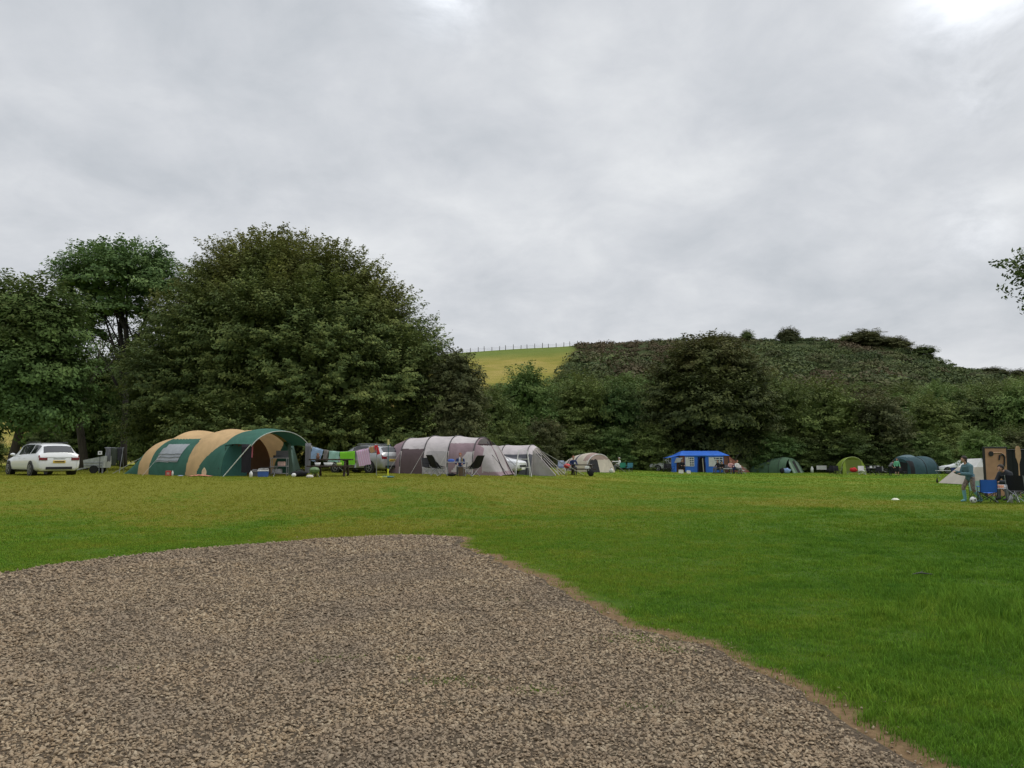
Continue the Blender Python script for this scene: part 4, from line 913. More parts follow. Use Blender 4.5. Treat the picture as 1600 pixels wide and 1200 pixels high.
def lime_tent():
    g = gp(1333, 80); t = thing('dome_tent', 'lime green dome tent with arched door, behind the red bag and camp chairs', 'tent', g, R(-84))
    secs = [(-2.6, 0, .8, .5), (-2.0, 0, 1.9, 1.15), (-1.0, 0, 2.5, 1.6), (-.3, 0, 2.62, 1.72), (0, 0, 2.6, 1.70)]
    shell(t, secs, lambda x, y, z, ph: 'f', {'f': ('flysheet', LIME)}, nx=30, n=36)
    endwall(t, (0, 0, 2.6, 1.7), lambda y, z: 'g' if (abs(y) > .95 or z > 1.45) else ('k' if abs(y) < .9 and z > .1 else 'g'), {'g': ('front_rim', LIME), 'k': ('door', LIMED)}, lean=.35)
    hoop(t, (.0, 0, 2.6, 1.7), mc('lime_trim', (.30, .36, .12), .7), .035, name='pole_sleeve'); guy(t, (0, 1, 1), (.8, 1.9, 0)); guy(t, (0, -1, 1), (.8, -1.9, 0))
    endwall(t, (-2.6, 0, .8, .5), lambda y, z: 'e', {'e': ('rear_wall', LIME)})
lime_tent()
def teal_tent():
    g = gp(1424, 81); t = thing('dome_tent', 'dark teal double-humped dome tent behind the people at right', 'tent', g, R(197))
    secs = [(-3.1, 0, 2.0, .1), (-2.6, 0, 2.6, 1.0), (-2.1, 0, 2.9, 1.72), (-1.2, 0, 3.0, 1.84), (-.5, 0, 3.1, 1.72), (.3, 0, 3.2, 1.98), (1.2, 0, 3.1, 1.85), (1.5, 0, 3.0, 1.6)]
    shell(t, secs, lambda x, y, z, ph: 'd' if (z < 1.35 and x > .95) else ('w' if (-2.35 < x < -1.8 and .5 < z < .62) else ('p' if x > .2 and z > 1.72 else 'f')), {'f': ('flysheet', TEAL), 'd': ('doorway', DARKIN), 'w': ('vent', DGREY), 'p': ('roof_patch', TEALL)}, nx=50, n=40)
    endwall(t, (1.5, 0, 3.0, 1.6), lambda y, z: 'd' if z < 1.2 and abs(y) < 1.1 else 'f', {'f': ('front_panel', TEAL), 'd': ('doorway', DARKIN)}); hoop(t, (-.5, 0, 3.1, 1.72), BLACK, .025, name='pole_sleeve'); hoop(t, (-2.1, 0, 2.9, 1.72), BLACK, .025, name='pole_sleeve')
    guy(t, (1.5, 0, 1.6), (2.9, .8, 0))
teal_tent()
def beige_tent():
    g = gp(1532, 46); t = thing('ridge_tent', 'pale beige pointed tent with white top behind the walking person', 'tent', g, 0)
    A = (.15, 0, 1.55); B = (.5, 2.0, 1.5)
    def sheet(nm, rows, mat): MB().grid(rows).build(nm, mat, t, True)
    def lerp(a, b, k): return tuple(a[i]+(b[i]-a[i])*k for i in range(3))
    L0, L1 = (-1.2, -.5, .02), (-1.4, 2.0, .02); R0, R1 = (.55, -.7, .02), (1.1, 2.0, .02)
    def pane(nm, a, b, c, d, k0, k1, mat): # a,b ground; c,d ridge
        sheet(nm, [[lerp(lerp(a, b, i/6), lerp(c, d, i/6), k0+(k1-k0)*j/6) for j in range(7)] for i in range(7)], mat)
    pane('side_panel', L0, L1, A, B, 0, .66, BEIGE); pane('top_panel', L0, L1, A, B, .66, 1, OFFW)
    pane('side_panel', R0, R1, A, B, 0, .66, LGREY); pane('top_panel', R0, R1, A, B, .66, 1, OFFW)
    pane('front_panel', L0, R0, A, A, 0, .66, BEIGE); pane('top_panel', L0, R0, A, A, .66, 1, OFFW)
    MB().tube([A, (.2, -.72, .0)], .02, 5).build('door_seam', STEEL, t); pane('rear_wall', R1, L1, B, B, 0, 1, BEIGE)
beige_tent()
# ---------------------------------------------------------------- cars
GLASS = mc('car_glass', (.012, .014, .016), .08, 0, .1, spec=.8); TYRE = mc('tyre', (.012, .012, .012), .85); ALLOY = mc('alloy', (.42, .43, .44), .3, .8)
REDL = mc('tail_red', (.16, .010, .014), .2, spec=.7); CLEARL = mc('lamp_clear', (.55, .56, .58), .15, spec=.8); PLY = mc('plate_yellow', (.62, .42, .06), .5); PLW = mc('plate_white', (.7, .7, .66), .5)
WPAINT = mc('paint_white', (.72, .73, .74), .3, 0, .03, coat=.8); SPAINT = mc('paint_silver', (.36, .37, .38), .32, .55, .05, coat=.7)
def car(name, label, loc, rz, paint, L=4.7, W=1.82, H=1.48, estate=True, plate=PLY, rails=True, tall=0, group=None):
    t = thing(name, label, 'car', loc, rz, group); h = H; bl = .93+tall*.5
    # stations: x, half width, bottom z, belt z, half width at top ring, top ring z, crown
    X = L/2
    st = [(X, .66, .42, .60, .60, .66, .01), (X-.06, .76, .28, .64, .66, .72, .02), (X-.35, .86, .20, .72, .74, .80, .03), (X-.8, .90, .19, .78, .76, .86, .04), (X-1.12, .91, .19, .84, .74, .93, .04),
          (X-1.35, .91, .19, bl-.04, .70, bl+.10, .03), (X-1.95, .91, .19, bl, .62, h-.10, .03), (X-2.3, .91, .19, bl+.01, .60, h-.02, .04), (-.1, .91, .19, bl+.02, .60, h, .04)]
    st += [(-X+1.15, .91, .19, bl+.05, .58, h-.01, .04), (-X+.55, .905, .2, bl+.07, .56, h-.06, .035), (-X+.38, .90, .21, bl+.07, .55, h-.12, .03), (-X+.09, .88, .24, bl+.05, .62, bl+.12, .02), (-X+.03, .85, .28, bl-.05, .66, bl, .01), (-X, .80, .34, bl-.12, .66, bl-.08, .0)]
    k = W/1.82; K = np.array(st)
    def ring(i):
        i = min(max(i, 0), len(st)-1); a = int(min(i, len(st)-2)); f = i-a; q = K[a]*(1-f)+K[a+1]*f
        x, w, zb, zt, wr, zr, cr_ = q; w *= k; wr *= k
        P = [(0, zb), (w*.80, zb), (w*.96, zb+.10), (w, zb+(zt-zb)*.45), (w*.985, zb+(zt-zb)*.8), (w*.94, zt), (wr+(w*.94-wr)*.5, zt+(zr-zt)*.5), (wr+.02, zr-.015), (wr*.82, zr+cr_*.6), (wr*.4, zr+cr_*.95), (0, zr+cr_)]
        return x, P
    def S(i, j):      # j in 0..20, mirrored
        x, P = ring(i); s_ = 1
        if j > 10: j = 20-j; s_ = -1
        a = int(min(j, 9)); f = j-a; return Vector((x, s_*(P[a][0]*(1-f)+P[a+1][0]*f), P[a][1]*(1-f)+P[a+1][1]*f))
    rows = []
    for i in range((len(st)-1)*3+1): rows.append([tuple(S(i/3, j/2)) for j in range(40)])
    mb = MB().grid(rows, closed=True); n = 40; mb.f.append(tuple(range(n-1, -1, -1))); mb.m.append(0); b0 = (len(rows)-1)*n; mb.f.append(tuple(b0+q for q in range(n))); mb.m.append(0)
    mb.build('body', paint, t, True)
    def patch(nm, i0, i1, j0, j1, mat, off=.006, ni=8, nj=5, parent=None, skew=0, th=0):
        rows = []; 
        for a in range(ni+1):
            r = []
            for b in range(nj+1):
                jj = j0+(j1-j0)*b/nj; ii = i0+(i1-i0)*a/ni+skew*(b/nj-.5)
                p = S(ii, jj); du = S(ii+.05, jj)-S(ii-.05, jj); dv = S(ii, min(jj+.05, 20))-S(ii, jj-.05); nn = du.cross(dv)
                if nn.length > 1e-9: nn.normalize()
                c = Vector((p.x*.6, 0, .6)); 
                if nn.dot(p-c) < 0: nn = -nn
                r.append(p+nn*off)
            rows.append(r)
        return MB().grid(rows).build(nm, mat, parent or t, True)
    for sd_ in (0, 1):
        f = (lambda j: 20-j) if sd_ else (lambda j: j)
        for a, b in ((6.25, 7.75), (7.9, 8.95), (9.08, 10.6)): 
            if b > 9.5 and not estate: b = 9.7
            patch('side_window', a, b, f(5.15), f(6.85), GLASS)
        patch('headlight', 1.0, 2.6, f(4.4), f(5.6), CLEARL, .008); patch('tail_light', 12.35, 13.5, f(4.5), f(5.3), REDL, .012)
        patch('sill', 4.2, 10.2, f(1.2), f(2.0), BLACK, .006)
    patch('windscreen', 5.15, 5.95, 7.3, 12.7, GLASS); patch('rear_window', 11.08, 11.97, 7.1, 12.9, GLASS, .012)
    patch('bumper_strip', 13.2, 13.9, 1.6, 18.4, BLACK if False else paint, .02)
    MB().box((-X-.008, 0, bl-.28), (.02, .52, .12)).build('number_plate', plate, t); MB().box((-X-.02, 0, bl-.28), (.006, .42, .05)).build('plate_lettering', BLACK, t)
    for s_ in (-1, 1): MB().box((-X+.01, s_*.66*k, bl-.15), (.06, .34, .13)).build('tail_light', REDL, t)
    MB().box((-X-.0, 0, .36), (.05, 1.1, .12)).build('bumper_grille', BLACK, t); MB().box((X+.002, 0, .45), (.04, 1.0, .16)).build('grille', BLACK, t); MB().box((X+.014, 0, .33), (.02, .52, .11)).build('number_plate', PLW, t)
    MB().box((-X+.0, 0, bl-.13), (.03, .5, .03)).build('boot_handle', ALLOY, t)
    for wx in (X-.86, -X+.86):
        for s_ in (-1, 1):
            y = s_*(W/2-.10); tube = lambda a, b, r, n=28: (Vector((wx, a, .32)), Vector((wx, b, .32)))
            MB().tube([(wx, y-s_*.12, .33), (wx, y+s_*.108, .33)], .375, 28).build('wheel_arch', BLACK, t)
            wh = MB(); R_ = .315; pr = [(-.1, .20), (-.1, .27), (-.085, R_), (.07, R_), (.10, R_-.02), (.112, .235), (.10, .21)]
            wh.grid([[(wx+r*math.cos(2*PI*q/28), y+s_*(a+.012), R_+r*math.sin(2*PI*q/28)) for q in range(28)] for a, r in pr], closed=True); w_ = wh.build('wheel', TYRE, t, True)
            rm = MB(); rm.tube([(wx, y+s_*.06, R_), (wx, y+s_*.085, R_)], .215, 24)
            r2 = MB()
            for q in range(5): a = 2*PI*q/5; r2.bar((wx, y+s_*.112, R_), (wx+.2*math.cos(a), y+s_*.115, R_+.2*math.sin(a)), .06, .02)
            r2.tube([(wx, y+s_*.10, R_), (wx, y+s_*.125, R_)], .05, 12)
            for q in range(24): a, b = 2*PI*q/24, 2*PI*(q+1)/24; r2.bar((wx+.205*math.cos(a), y+s_*.115, R_+.205*math.sin(a)), (wx+.205*math.cos(b), y+s_*.115, R_+.205*math.sin(b)), .025, .02)
            rm.build('brake_disc', BLACK, w_); r2.build('rim', ALLOY, w_)
    for s_ in (-1, 1):
        MB().ell((X-1.62, s_*(W/2+.06), bl+.06), (.08, .11, .07), 12, 8).build('door_mirror', paint, t, True)
        for q in (X-2.35, -.65): MB().box((q, s_*(W/2-.02), bl-.12), (.16, .03, .03)).build('door_handle', paint, t)
        if rails: MB().tube([(X-2.2, s_*.58*k, h+.02), (X-2.3, s_*.58*k, h+.07), (-X+.8, s_*.56*k, h+.06), (-X+.7, s_*.55*k, h)], .018, 6).build('roof_rail', BLACK if paint is WPAINT else ALLOY, t)
    return t
g = gp(63, 37.2); car('estate_car', 'white estate car seen from behind with yellow plate, parked at the far left', g, R(139), WPAINT, 4.75, 1.86, 1.5)
g = gp(568, 42.5); car('estate_car', 'silver estate car with red tail lights parked between the washing line and the mauve tent', g, R(146), SPAINT, 4.3, 1.76, 1.5, tall=.1)
g = gp(764, 44.6); car('parked_car', 'white car with only its bonnet showing between the mauve and grey tents', g, R(-22), WPAINT, 4.2, 1.75, 1.5, rails=False)
g = gp(1047, 84); car('parked_car', 'white car with its nose sticking out left of the blue frame tent', g, R(168), WPAINT, 4.3, 1.76, 1.55, rails=False)
g = gp(1503, 80); car('parked_car', 'white car with a pale roof parked right of the teal tent', g, R(150), WPAINT, 4.2, 1.76, 1.5, rails=False)
g = gp(1472, 70); 
# ---------------------------------------------------------------- people
SKIN = mc('skin', (.48, .27, .19), .6, var=.08); HAIRD = mc('hair_dark', (.02, .014, .01), .7); HAIRR = mc('hair_auburn', (.22, .07, .03), .7); HAIRG = mc('hair_grey', (.35, .33, .30), .7)
def remesh(mb, vox, name, mat, parent, smooth_it=2):
    o = mb.build('tmp', mat); m = o.modifiers.new('r', 'REMESH'); m.mode = 'VOXEL'; m.voxel_size = vox; m.use_smooth_shade = True
    k = o.modifiers.new('s', 'SMOOTH'); k.iterations = smooth_it; k.factor = .5
    dg = bpy.context.evaluated_depsgraph_get(); me = bpy.data.meshes.new_from_object(o.evaluated_get(dg)); me.name = name; old = o.data
    bpy.data.objects.remove(o); bpy.data.meshes.remove(old); me.materials.clear(); me.materials.append(mat)
    q = bpy.data.objects.new(name, me); COL.objects.link(q); q.parent = parent; return q
def limb(mb, pts, rs, n=10):
    """tapered limb with rounded joints"""
    P = [Vector(p) for p in pts]
    for i in range(len(P)-1): mb.tube([P[i], P[i+1]], [rs[i], rs[i+1]], n)
    for p, r_ in zip(P, rs): mb.ell(p, (r_, r_, r_), 10, 7)
POSES = {   # joints in metres, y is the way the person faces
 'sit': dict(hip=(0, 0, .50), chest=(0, -.02, .92), neck=(0, 0, 1.06), head=(0, .03, 1.22), sh=.19, hw=.10, knee=(.13, .45, .52), ank=(.14, .42, .09), elb=(.26, .08, .74), wri=(.16, .32, .70)),
 'lean': dict(hip=(0, 0, .50), chest=(0, .22, .86), neck=(0, .33, .97), head=(0, .43, 1.07), sh=.19, hw=.10, knee=(.16, .44, .54), ank=(.16, .38, .09), elb=(.25, .36, .62), wri=(.14, .60, .62)),
 'stand': dict(hip=(0, 0, .92), chest=(0, -.01, 1.32), neck=(0, 0, 1.47), head=(0, .02, 1.63), sh=.19, hw=.10, knee=(.11, .03, .50), ank=(.12, 0, .09), elb=(.25, -.02, 1.12), wri=(.24, .14, .90)),
 'stoop': dict(hip=(0, 0, .88), chest=(0, .22, 1.20), neck=(0, .33, 1.31), head=(0, .42, 1.43), sh=.19, hw=.10, knee=(.11, .10, .48), ank=(.12, 0, .09), elb=(.24, .36, 1.0), wri=(.16, .50, .82)),
}
def person(label, loc, rz, pose, top, legs, hair=HAIRD, shoes=None, fine=False, group=None, short=False, sleeve='long', scale=1.0, over=None, hairlen=0, wellies=None, loose=0):
    t = thing('person', label, 'person', loc, rz, group); t.scale = (scale,)*3; Q = dict(POSES[pose]); Q.update(over or {}); V = lambda k: Vector(Q[k])
    vox = .011 if fine else .018; b = MB(); c = MB(); tr = MB(); sh = MB()
    hip, ch, nk, hd = V('hip'), V('chest'), V('neck'), V('head'); sp = (ch-hip); side = Vector((1, 0, 0)); fwd = Vector((0, 1, 0))
    # trunk
    def torso(m, g):
        for k, (w_, d_) in enumerate(((.155, .105), (.135, .095), (.15, .10), (.17, .11), (.165, .10))):
            p = hip+sp*(k/4.0*1.08); m.ell(p, (w_+g, d_+g, .11+g), 14, 8)
        m.tube([hip, ch+(nk-ch)*.4], [.11+g, .12+g], 12)
    torso(b, -.01)
    b.tube([ch+(nk-ch)*.2, nk, hd-(hd-nk)*.35], [.07, .055, .052], 10)
    rot = (hd-nk).normalized().to_track_quat('Z', 'Y').to_matrix() if (hd-nk).length else None
    fd = (fwd-(hd-nk).normalized()*fwd.dot((hd-nk).normalized())*.6).normalized()
    b.ell(hd+Vector((0, 0, .01)), (.076, .095, .105), 16, 12); b.ell(hd+fd*.03-(hd-nk).normalized()*.05, (.055, .06, .065), 12, 8)
    b.ell(hd+fd*.100-Vector((0, 0, .015)), (.014, .02, .022), 8, 6); b.ell(hd+side*.078, (.012, .02, .03), 8, 6); b.ell(hd-side*.078, (.012, .02, .03), 8, 6)
    eye = MB()
    for s_ in (-1, 1):
        eye.ell(hd+fd*.092+side*s_*.03+Vector((0, 0, .015)), (.011, .008, .007), 8, 6)
        f = lambda v: Vector((v.x*s_, v.y, v.z)); k = 'L' if s_ < 0 else 'R'
        sho = ch+side*s_*Q['sh']+(nk-ch)*.25; el = f(Vector(Q.get('elb'+k, Q['elb']))); wr = f(Vector(Q.get('wri'+k, Q['wri'])))
        if 'elb'+k in Q: el = Vector(Q['elb'+k]); wr = Vector(Q['wri'+k])
        limb(b, [sho, sho.lerp(el, .5), el, el.lerp(wr, .4), wr], [.052, .046, .037, .038, .026]); b.tube([ch+(nk-ch)*.3, sho], [.07, .055], 10)
        # hand: palm, four fingers, thumb
        d = (wr-el).normalized(); pal = wr+d*.05; sd_ = d.cross(Vector((0, 0, 1))); sd_ = sd_.normalized() if sd_.length > .1 else side; dn = d.cross(sd_)
        b.ell(pal, (.04, .04, .04) if not fine else (.036, .036, .026), 10, 7)
        for q in range(4):
            r0 = pal+sd_*(q-1.5)*.021+d*.025; L = (.068, .078, .074, .058)[q]; m1 = r0+d*L*.55; e = m1+(d*.6-Vector((0, 0, 1))*.7).normalized()*L*.5; b.tube([r0, m1, e], [.0105, .0095, .008], 6)
        r0 = pal-sd_*.03*s_; b.tube([r0, r0-sd_*.03*s_+d*.02, r0-sd_*.035*s_+d*.05], [.012, .011, .009], 6)
        # sleeve
        e2 = el if sleeve == 'short' else wr; g = .014+loose
        limb(c, [sho, sho.lerp(el, .5), el]+([] if sleeve == 'short' else [el.lerp(wr, .4), wr]), [.052+g, .046+g, .040+g]+([] if sleeve == 'short' else [.040+g, .032+g])); c.tube([ch+(nk-ch)*.3, sho], [.08, .068], 10)
        # leg
        hj = hip+side*s_*Q['hw']; kn = f(V('knee')); an = f(V('ank'))
        if 'knee'+k in Q: kn = Vector(Q['knee'+k]); an = Vector(Q['ank'+k])
        limb(b, [hj, hj.lerp(kn, .5), kn, kn.lerp(an, .35), an], [.085, .072, .052, .053, .034])
        fdv = Vector(Q.get('toe'+k, (0, 1, 0))); limb(b, [an-Vector((0, 0, .04)), an+fdv*.14-Vector((0, 0, .055))], [.036, .026])
        if short: limb(tr, [hj, hj.lerp(kn, .5), hj.lerp(kn, 1.02)], [.112, .11, .105])
        else: limb(tr, [hj, hj.lerp(kn, .5), kn, kn.lerp(an, .4), an+Vector((0, 0, .03))], [.10, .085, .066, .064, .052])
        if wellies: limb(sh, [kn.lerp(an, .25), kn.lerp(an, .7), an], [.068, .060, .052])
        limb(sh, [an-Vector((0, 0, .035)), an+fdv*.15-Vector((0, 0, .052))], [.045, .034]); limb(sh, [an-fdv*.03-Vector((0, 0, .045))], [.04]) if False else None
    torso(c, .012+loose); c.ell(hip+Vector((0, 0, .05)), (.165+loose, .12+loose, .10), 14, 8); c.tube([hip+Vector((0, 0, -.03 if loose else .03)), hip+Vector((0, 0, .15))], .12+loose*1.5, 14); tr.ell(hip, (.168, .125, .115), 14, 8)
    remesh(b, vox, 'body', SKIN, t); remesh(c, vox, 'jacket' if sleeve == 'long' else 'shirt', top, t); remesh(tr, vox, 'shorts' if short else 'trousers', legs, t)
    remesh(sh, vox, 'boots' if wellies else 'shoes', wellies or shoes or BLACK, t)
    h = MB(); h.ell(hd-fd*.02+Vector((0, 0, .026)), (.096, .112, .110), 14, 10); 
    if hairlen: h.ell(hd-fd*.07-Vector((0, 0, hairlen*.5)), (.075, .045, hairlen*.6+.05), 12, 8)
    if loose: hm = MB(); hm.ell(nk+Vector((0, -.06, -.01)), (.10, .07, .06), 12, 8); hm.build('hood', top, t, True)
    # cut the face free
    keep = []
    for f_ in h.f:
        p = sum((Vector(h.v[i]) for i in f_), Vector())/len(f_)-hd
        if not (p.dot(fd) > .035 and p.z < .055): keep.append(f_)
    h.f = keep; h.m = [0]*len(keep); h.build('hair', hair, t, True); eye.build('eyes', BLACK, t, True)
    return t
# ---------------------------------------------------------------- camp furniture
def camp_chair(label, loc, rz, fab, group=None, high=False, frame=None, scale=1.0):
    frame = frame or BLACK; t = thing('camp_chair', label, 'camp chair', loc, rz, group); t.scale = (scale,)*3
    bk = 1.0 if high else .86; tl = .34 if high else .12
    rows = [[(x, y, .42-.05*math.cos(x/.26*PI/2)-.02*math.cos((y)/.24*PI/2)) for x in (-.26, -.13, 0, .13, .26)] for y in (-.22, -.08, .08, .24)]
    MB().grid(rows).build('seat', fab, t, True)
    rows = [[(x, -.22-tl*k/5-.05*math.cos(x/.27*PI/2), .40+(bk-.40)*k/5) for x in (-.27, -.14, 0, .14, .27)] for k in range(6)]
    MB().grid(rows).build('backrest', fab, t, True)
    if high:
        for s_ in (-1, 1): MB().grid([[(s_*.275, -.22-tl*k/5*(1-j/3)+j/3*(.40-.1*k), .40+(bk-.40)*k/5*(1-j/3)+.02*j) for j in range(4)] for k in range(6)]).build('side_panel', fab, t, True)
    for s_ in (-1, 1):
        MB().tube([(s_*.28, .27, .02), (s_*.27, -.24-tl, bk)], .011, 6).build('back_post', frame, t) if high else MB().tube([(s_*.27, -.24, .1), (s_*.27, -.24-tl, bk)], .011, 6).build('back_post', frame, t)
        MB().tube([(s_*.29, .28, .0), (s_*.29, .26, .60 if not high else .42)], .011, 6).build('front_post', frame, t)
        MB().tube([(s_*.28, .27, .03), (-s_*.27, .25, .42)], .010, 6).build('leg', frame, t); MB().tube([(s_*.28, -.27, .03), (-s_*.27, -.24, .42)], .010, 6).build('leg', frame, t)
        MB().tube([(s_*.285, .28, .03), (s_*.28, -.25, .42)], .010, 6).build('leg', frame, t); MB().tube([(s_*.285, -.28, .03), (s_*.28, .26, .42)], .010, 6).build('leg', frame, t)
        if not high: MB().box((s_*.285, 0, .60), (.06, .54, .02)).build('armrest', fab, t)
    return t
def camp_table(label, loc, rz, top, L=.9, D=.6, H=.68, frame=None, group=None, name='camp_table'):
    t = thing(name, label, 'table', loc, rz, group); MB().box((0, 0, H), (L, D, .025)).build('tabletop', top, t)
    for x in (-1, 1):
        for s_ in (-1, 1): MB().tube([(x*(L/2-.05), s_*(D/2-.04), H-.015), (x*(L/2-.12), -s_*(D/2-.04), 0)], .013, 6).build('leg', frame or STEEL, t)
    return t
WOODP = simple('picnic_wood', (.055, .042, .033), .9, var=.4, scale=9, bump=.4, spec=.08)
def picnic_table(label, loc, rz, group=None, L=1.85):
    t = thing('picnic_table', label, 'picnic table', loc, rz, group); m = MB()
    for k in range(5): m.box((0, -.32+.16*k, .74), (L, .145, .06))
    for x in (-.6, .6): m.box((x, 0, .70), (.08, .74, .05))
    m.build('tabletop', WOODP, t)
    for s_ in (-1, 1):
        b = MB(); 
        for k in (0, 1): b.box((0, s_*(.66+.15*k), .45), (L, .14, .055))
        b.build('bench', WOODP, t)
    for x in (-.62, .62):
        MB().bar((x, -.78, .405), (x, .78, .405), .05, .09).build('cross_beam', WOODP, t)
        for s_ in (-1, 1): MB().bar((x+.05, s_*.28, .70), (x+.05, s_*.66, 0), .09, .12).build('leg', WOODP, t)
    return t
def bbq(label, loc, col, r=.23, h=.62, rz=0):
    t = thing('kettle_barbecue', label, 'barbecue', loc, rz); MB().ell((0, 0, h), (r, r, r*.72), 20, 6, z0=-1, z1=0).build('bowl', col, t, True); MB().ell((0, 0, h+.012), (r, r, r*.62), 20, 6, z0=0, z1=1).build('lid', col, t, True)
    for k in range(3): a = 2*PI*k/3+.4; MB().tube([(r*.5*math.cos(a), r*.5*math.sin(a), h-r*.55), (r*1.1*math.cos(a), r*1.1*math.sin(a), 0)], .011, 6).build('leg', STEEL, t)
    MB().tube([(-.05, 0, h+r*.62), (-.05, 0, h+r*.8), (.05, 0, h+r*.8), (.05, 0, h+r*.62)], .012, 5).build('handle', BLACK, t); return t
def single(name, label, cat, mb, mat, loc, rz=0, smooth=False, group=None):
    o = mb.build(name, mat, None, smooth); o.location = loc; o.rotation_euler = (0, 0, rz); return tag(o, label, cat, group)
def bottle(label, loc, mat, h=.28, r=.04, cat='bottle', name='bottle'):
    t = thing(name, label, cat, loc); MB().tube([(0, 0, 0), (0, 0, h*.62), (0, 0, h*.78), (0, 0, h*.93)], [r, r, r*.45, r*.4], 12).build('bottle_body', mat, t, True); MB().tube([(0, 0, h*.93), (0, 0, h)], r*.5, 10).build('cap', BLACK, t); return t
def cooler(label, loc, rz, col, lid=WHITE, s=(.42, .28, .30)):
    t = thing('cool_box', label, 'cool box', loc, rz); MB().box((0, 0, s[2]*.42), (s[0], s[1], s[2]*.84), taper=1.04).build('box_body', col, t); MB().box((0, 0, s[2]*.92), (s[0]*1.05, s[1]*1.05, s[2]*.15)).build('lid', lid, t)
    MB().tube([(-s[0]*.5, s[1]*.52, s[2]*.8), (-s[0]*.5, s[1]*.3, s[2]*1.15), (s[0]*.5, s[1]*.3, s[2]*1.15), (s[0]*.5, s[1]*.52, s[2]*.8)], .012, 5).build('handle', lid, t); return t
def bag(label, loc, rz, mat, s=(.4, .25, .25), name='bag'):
    m = MB(); m.ell((0, 0, s[2]*.48), (s[0]/2, s[1]/2, s[2]*.5), 14, 9); v = []
    for i, p in enumerate(m.v): q = Vector(p); k = 1+.12*math.sin(q.x*23+q.z*31)+.07*math.sin(q.y*41+i); v.append((q.x*k, q.y*k, max(0, q.z*(1+.1*math.sin(q.x*17)))))
    m.v = v; t = thing(name, label, 'bag', loc, rz); m.build('sack', mat, t, True); MB().tube([(-s[0]*.25, 0, s[2]*.85), (-s[0]*.15, 0, s[2]*1.15), (s[0]*.15, 0, s[2]*1.15), (s[0]*.25, 0, s[2]*.85)], .012, 5).build('handle', BLACK, t); return t
FB = cloth('chair_black', (.016, .016, .019), 0); FBL = cloth('chair_blue', (.035, .14, .56), 0); RED = cloth('red_cloth', (.50, .025, .03), 0); NAVY = cloth('navy_cloth', (.02, .035, .10), 0)
WHC = cloth('white_cloth', (.66, .65, .63), 0); GRYC = cloth('grey_cloth', (.14, .14, .15), 0); TEALC = cloth('teal_top', (.09, .17, .19), 0); GREENC = cloth('green_top', (.14, .42, .26), 0); PINKC = cloth('pink_top', (.55, .30, .28), 0); LBL = cloth('light_blue_cloth', (.30, .42, .60), 0)
# ---- far left
def left_clutter():
    g = gp(151, 41); pl = mc('trailer_panel', (.40, .42, .41), .5); t = thing('luggage_trailer', 'small pale grey trailer with drawbar on the grass right of the white estate car', 'trailer', g, R(8))
    b = MB(); b.add([(-.45, -.5, .30), (.5, -.5, .30), (.5, .5, .30), (-.45, .5, .30), (-.5, -.55, .70), (.55, -.55, .92), (.55, .55, .92), (-.5, .55, .70)], [(3, 2, 1, 0), (4, 5, 6, 7), (0, 1, 5, 4), (1, 2, 6, 5), (2, 3, 7, 6), (3, 0, 4, 7)]); b.build('box_body', pl, t)
    for z in (.42, .56): MB().box((.0, -.545, z), (.9, .02, .03)).build('rib', mc('trim_grey', (.18, .19, .19), .6), t)
    MB().bar((-.45, -.1, .32), (-1.25, -.3, .12), .07).build('drawbar', pl, t)
    for s_ in (-1, 1): w_ = MB(); w_.tube([(.05, s_*.56-.04, .22), (.05, s_*.56+.04, .22)], .21, 20); w_.build('wheel', TYRE, t)
    for x in (.35, .5): MB().tube([(x-.02, -.6, .5), (x, -.66, 0)], .018, 6).build('prop_leg', STEEL, t)
    g = gp(155, 40.3); s_ = thing('pitch_sign', 'small white square sign with a dark mark on a thin stake above the pale trailer', 'sign', g); MB().tube([(0, 0, 0), (0, 0, 1.0)], .015, 6).build('stake', BLACK, s_); MB().box((0, -.02, 1.08), (.21, .015, .19)).build('board', WHITE, s_)
    MB().tube([(0, -.031, 1.08), (0, -.034, 1.08)], .045, 12).build('mark', BLACK, s_)
    g = gp(177, 41); t = thing('clothes_airer', 'thin metal airer with dark clothes hung over it, between the pale trailer and striped tent', 'airer', g, R(5))
    for x in (-.42, .42):
        for y in (-.3, .3): MB().tube([(x, y, 0), (x, -y*.2, 1.35)], .012, 5).build('leg', STEEL, t)
    MB().tube([(-.5, 0, 1.35), (.5, 0, 1.35)], .012, 5).build('rail', STEEL, t)
    for k, (x, w_, l, m_, lb) in enumerate(((-.3, .26, .75, GRYC, 'dark grey trousers hung at the left end of the airer'), (0, .28, .95, cloth('olive_cloth', (.05, .06, .045), 0), 'dark olive coat hung in the middle of the airer'), (.3, .26, .7, cloth('charcoal_cloth', (.03, .03, .035), 0), 'black top hung at the right end of the airer'))):
        hanging(g+Vector((x, .0, 1.365)), w_, l, m_, lb, 'garment', 'garment')
def hanging(top, w_, l, mat, label, name='towel', cat='towel', rz=0, back=.5, sagz=0):
    """cloth folded over a line: front and back drops with gentle waves"""
    rows = []
    for k in range(13):
        q = k/12*(1+back)-back; z = -abs(q)*l if q > 0 else -abs(q)*l*1.0; y = (-.018 if q > 0 else .018)*min(1, abs(q)*8)
        rows.append([(x*w_/2*(1-.05*abs(q)), y+.022*math.sin(x*4+q*3+w_*9)*min(1, abs(q)*3), z+.012+sagz*(1-x*x)+.01*math.sin(x*6)*abs(q)) for x in [i/6-1 for i in range(13)]])
    return single(name, label, cat, MB().grid(rows), mat, top, rz, True)
left_clutter()
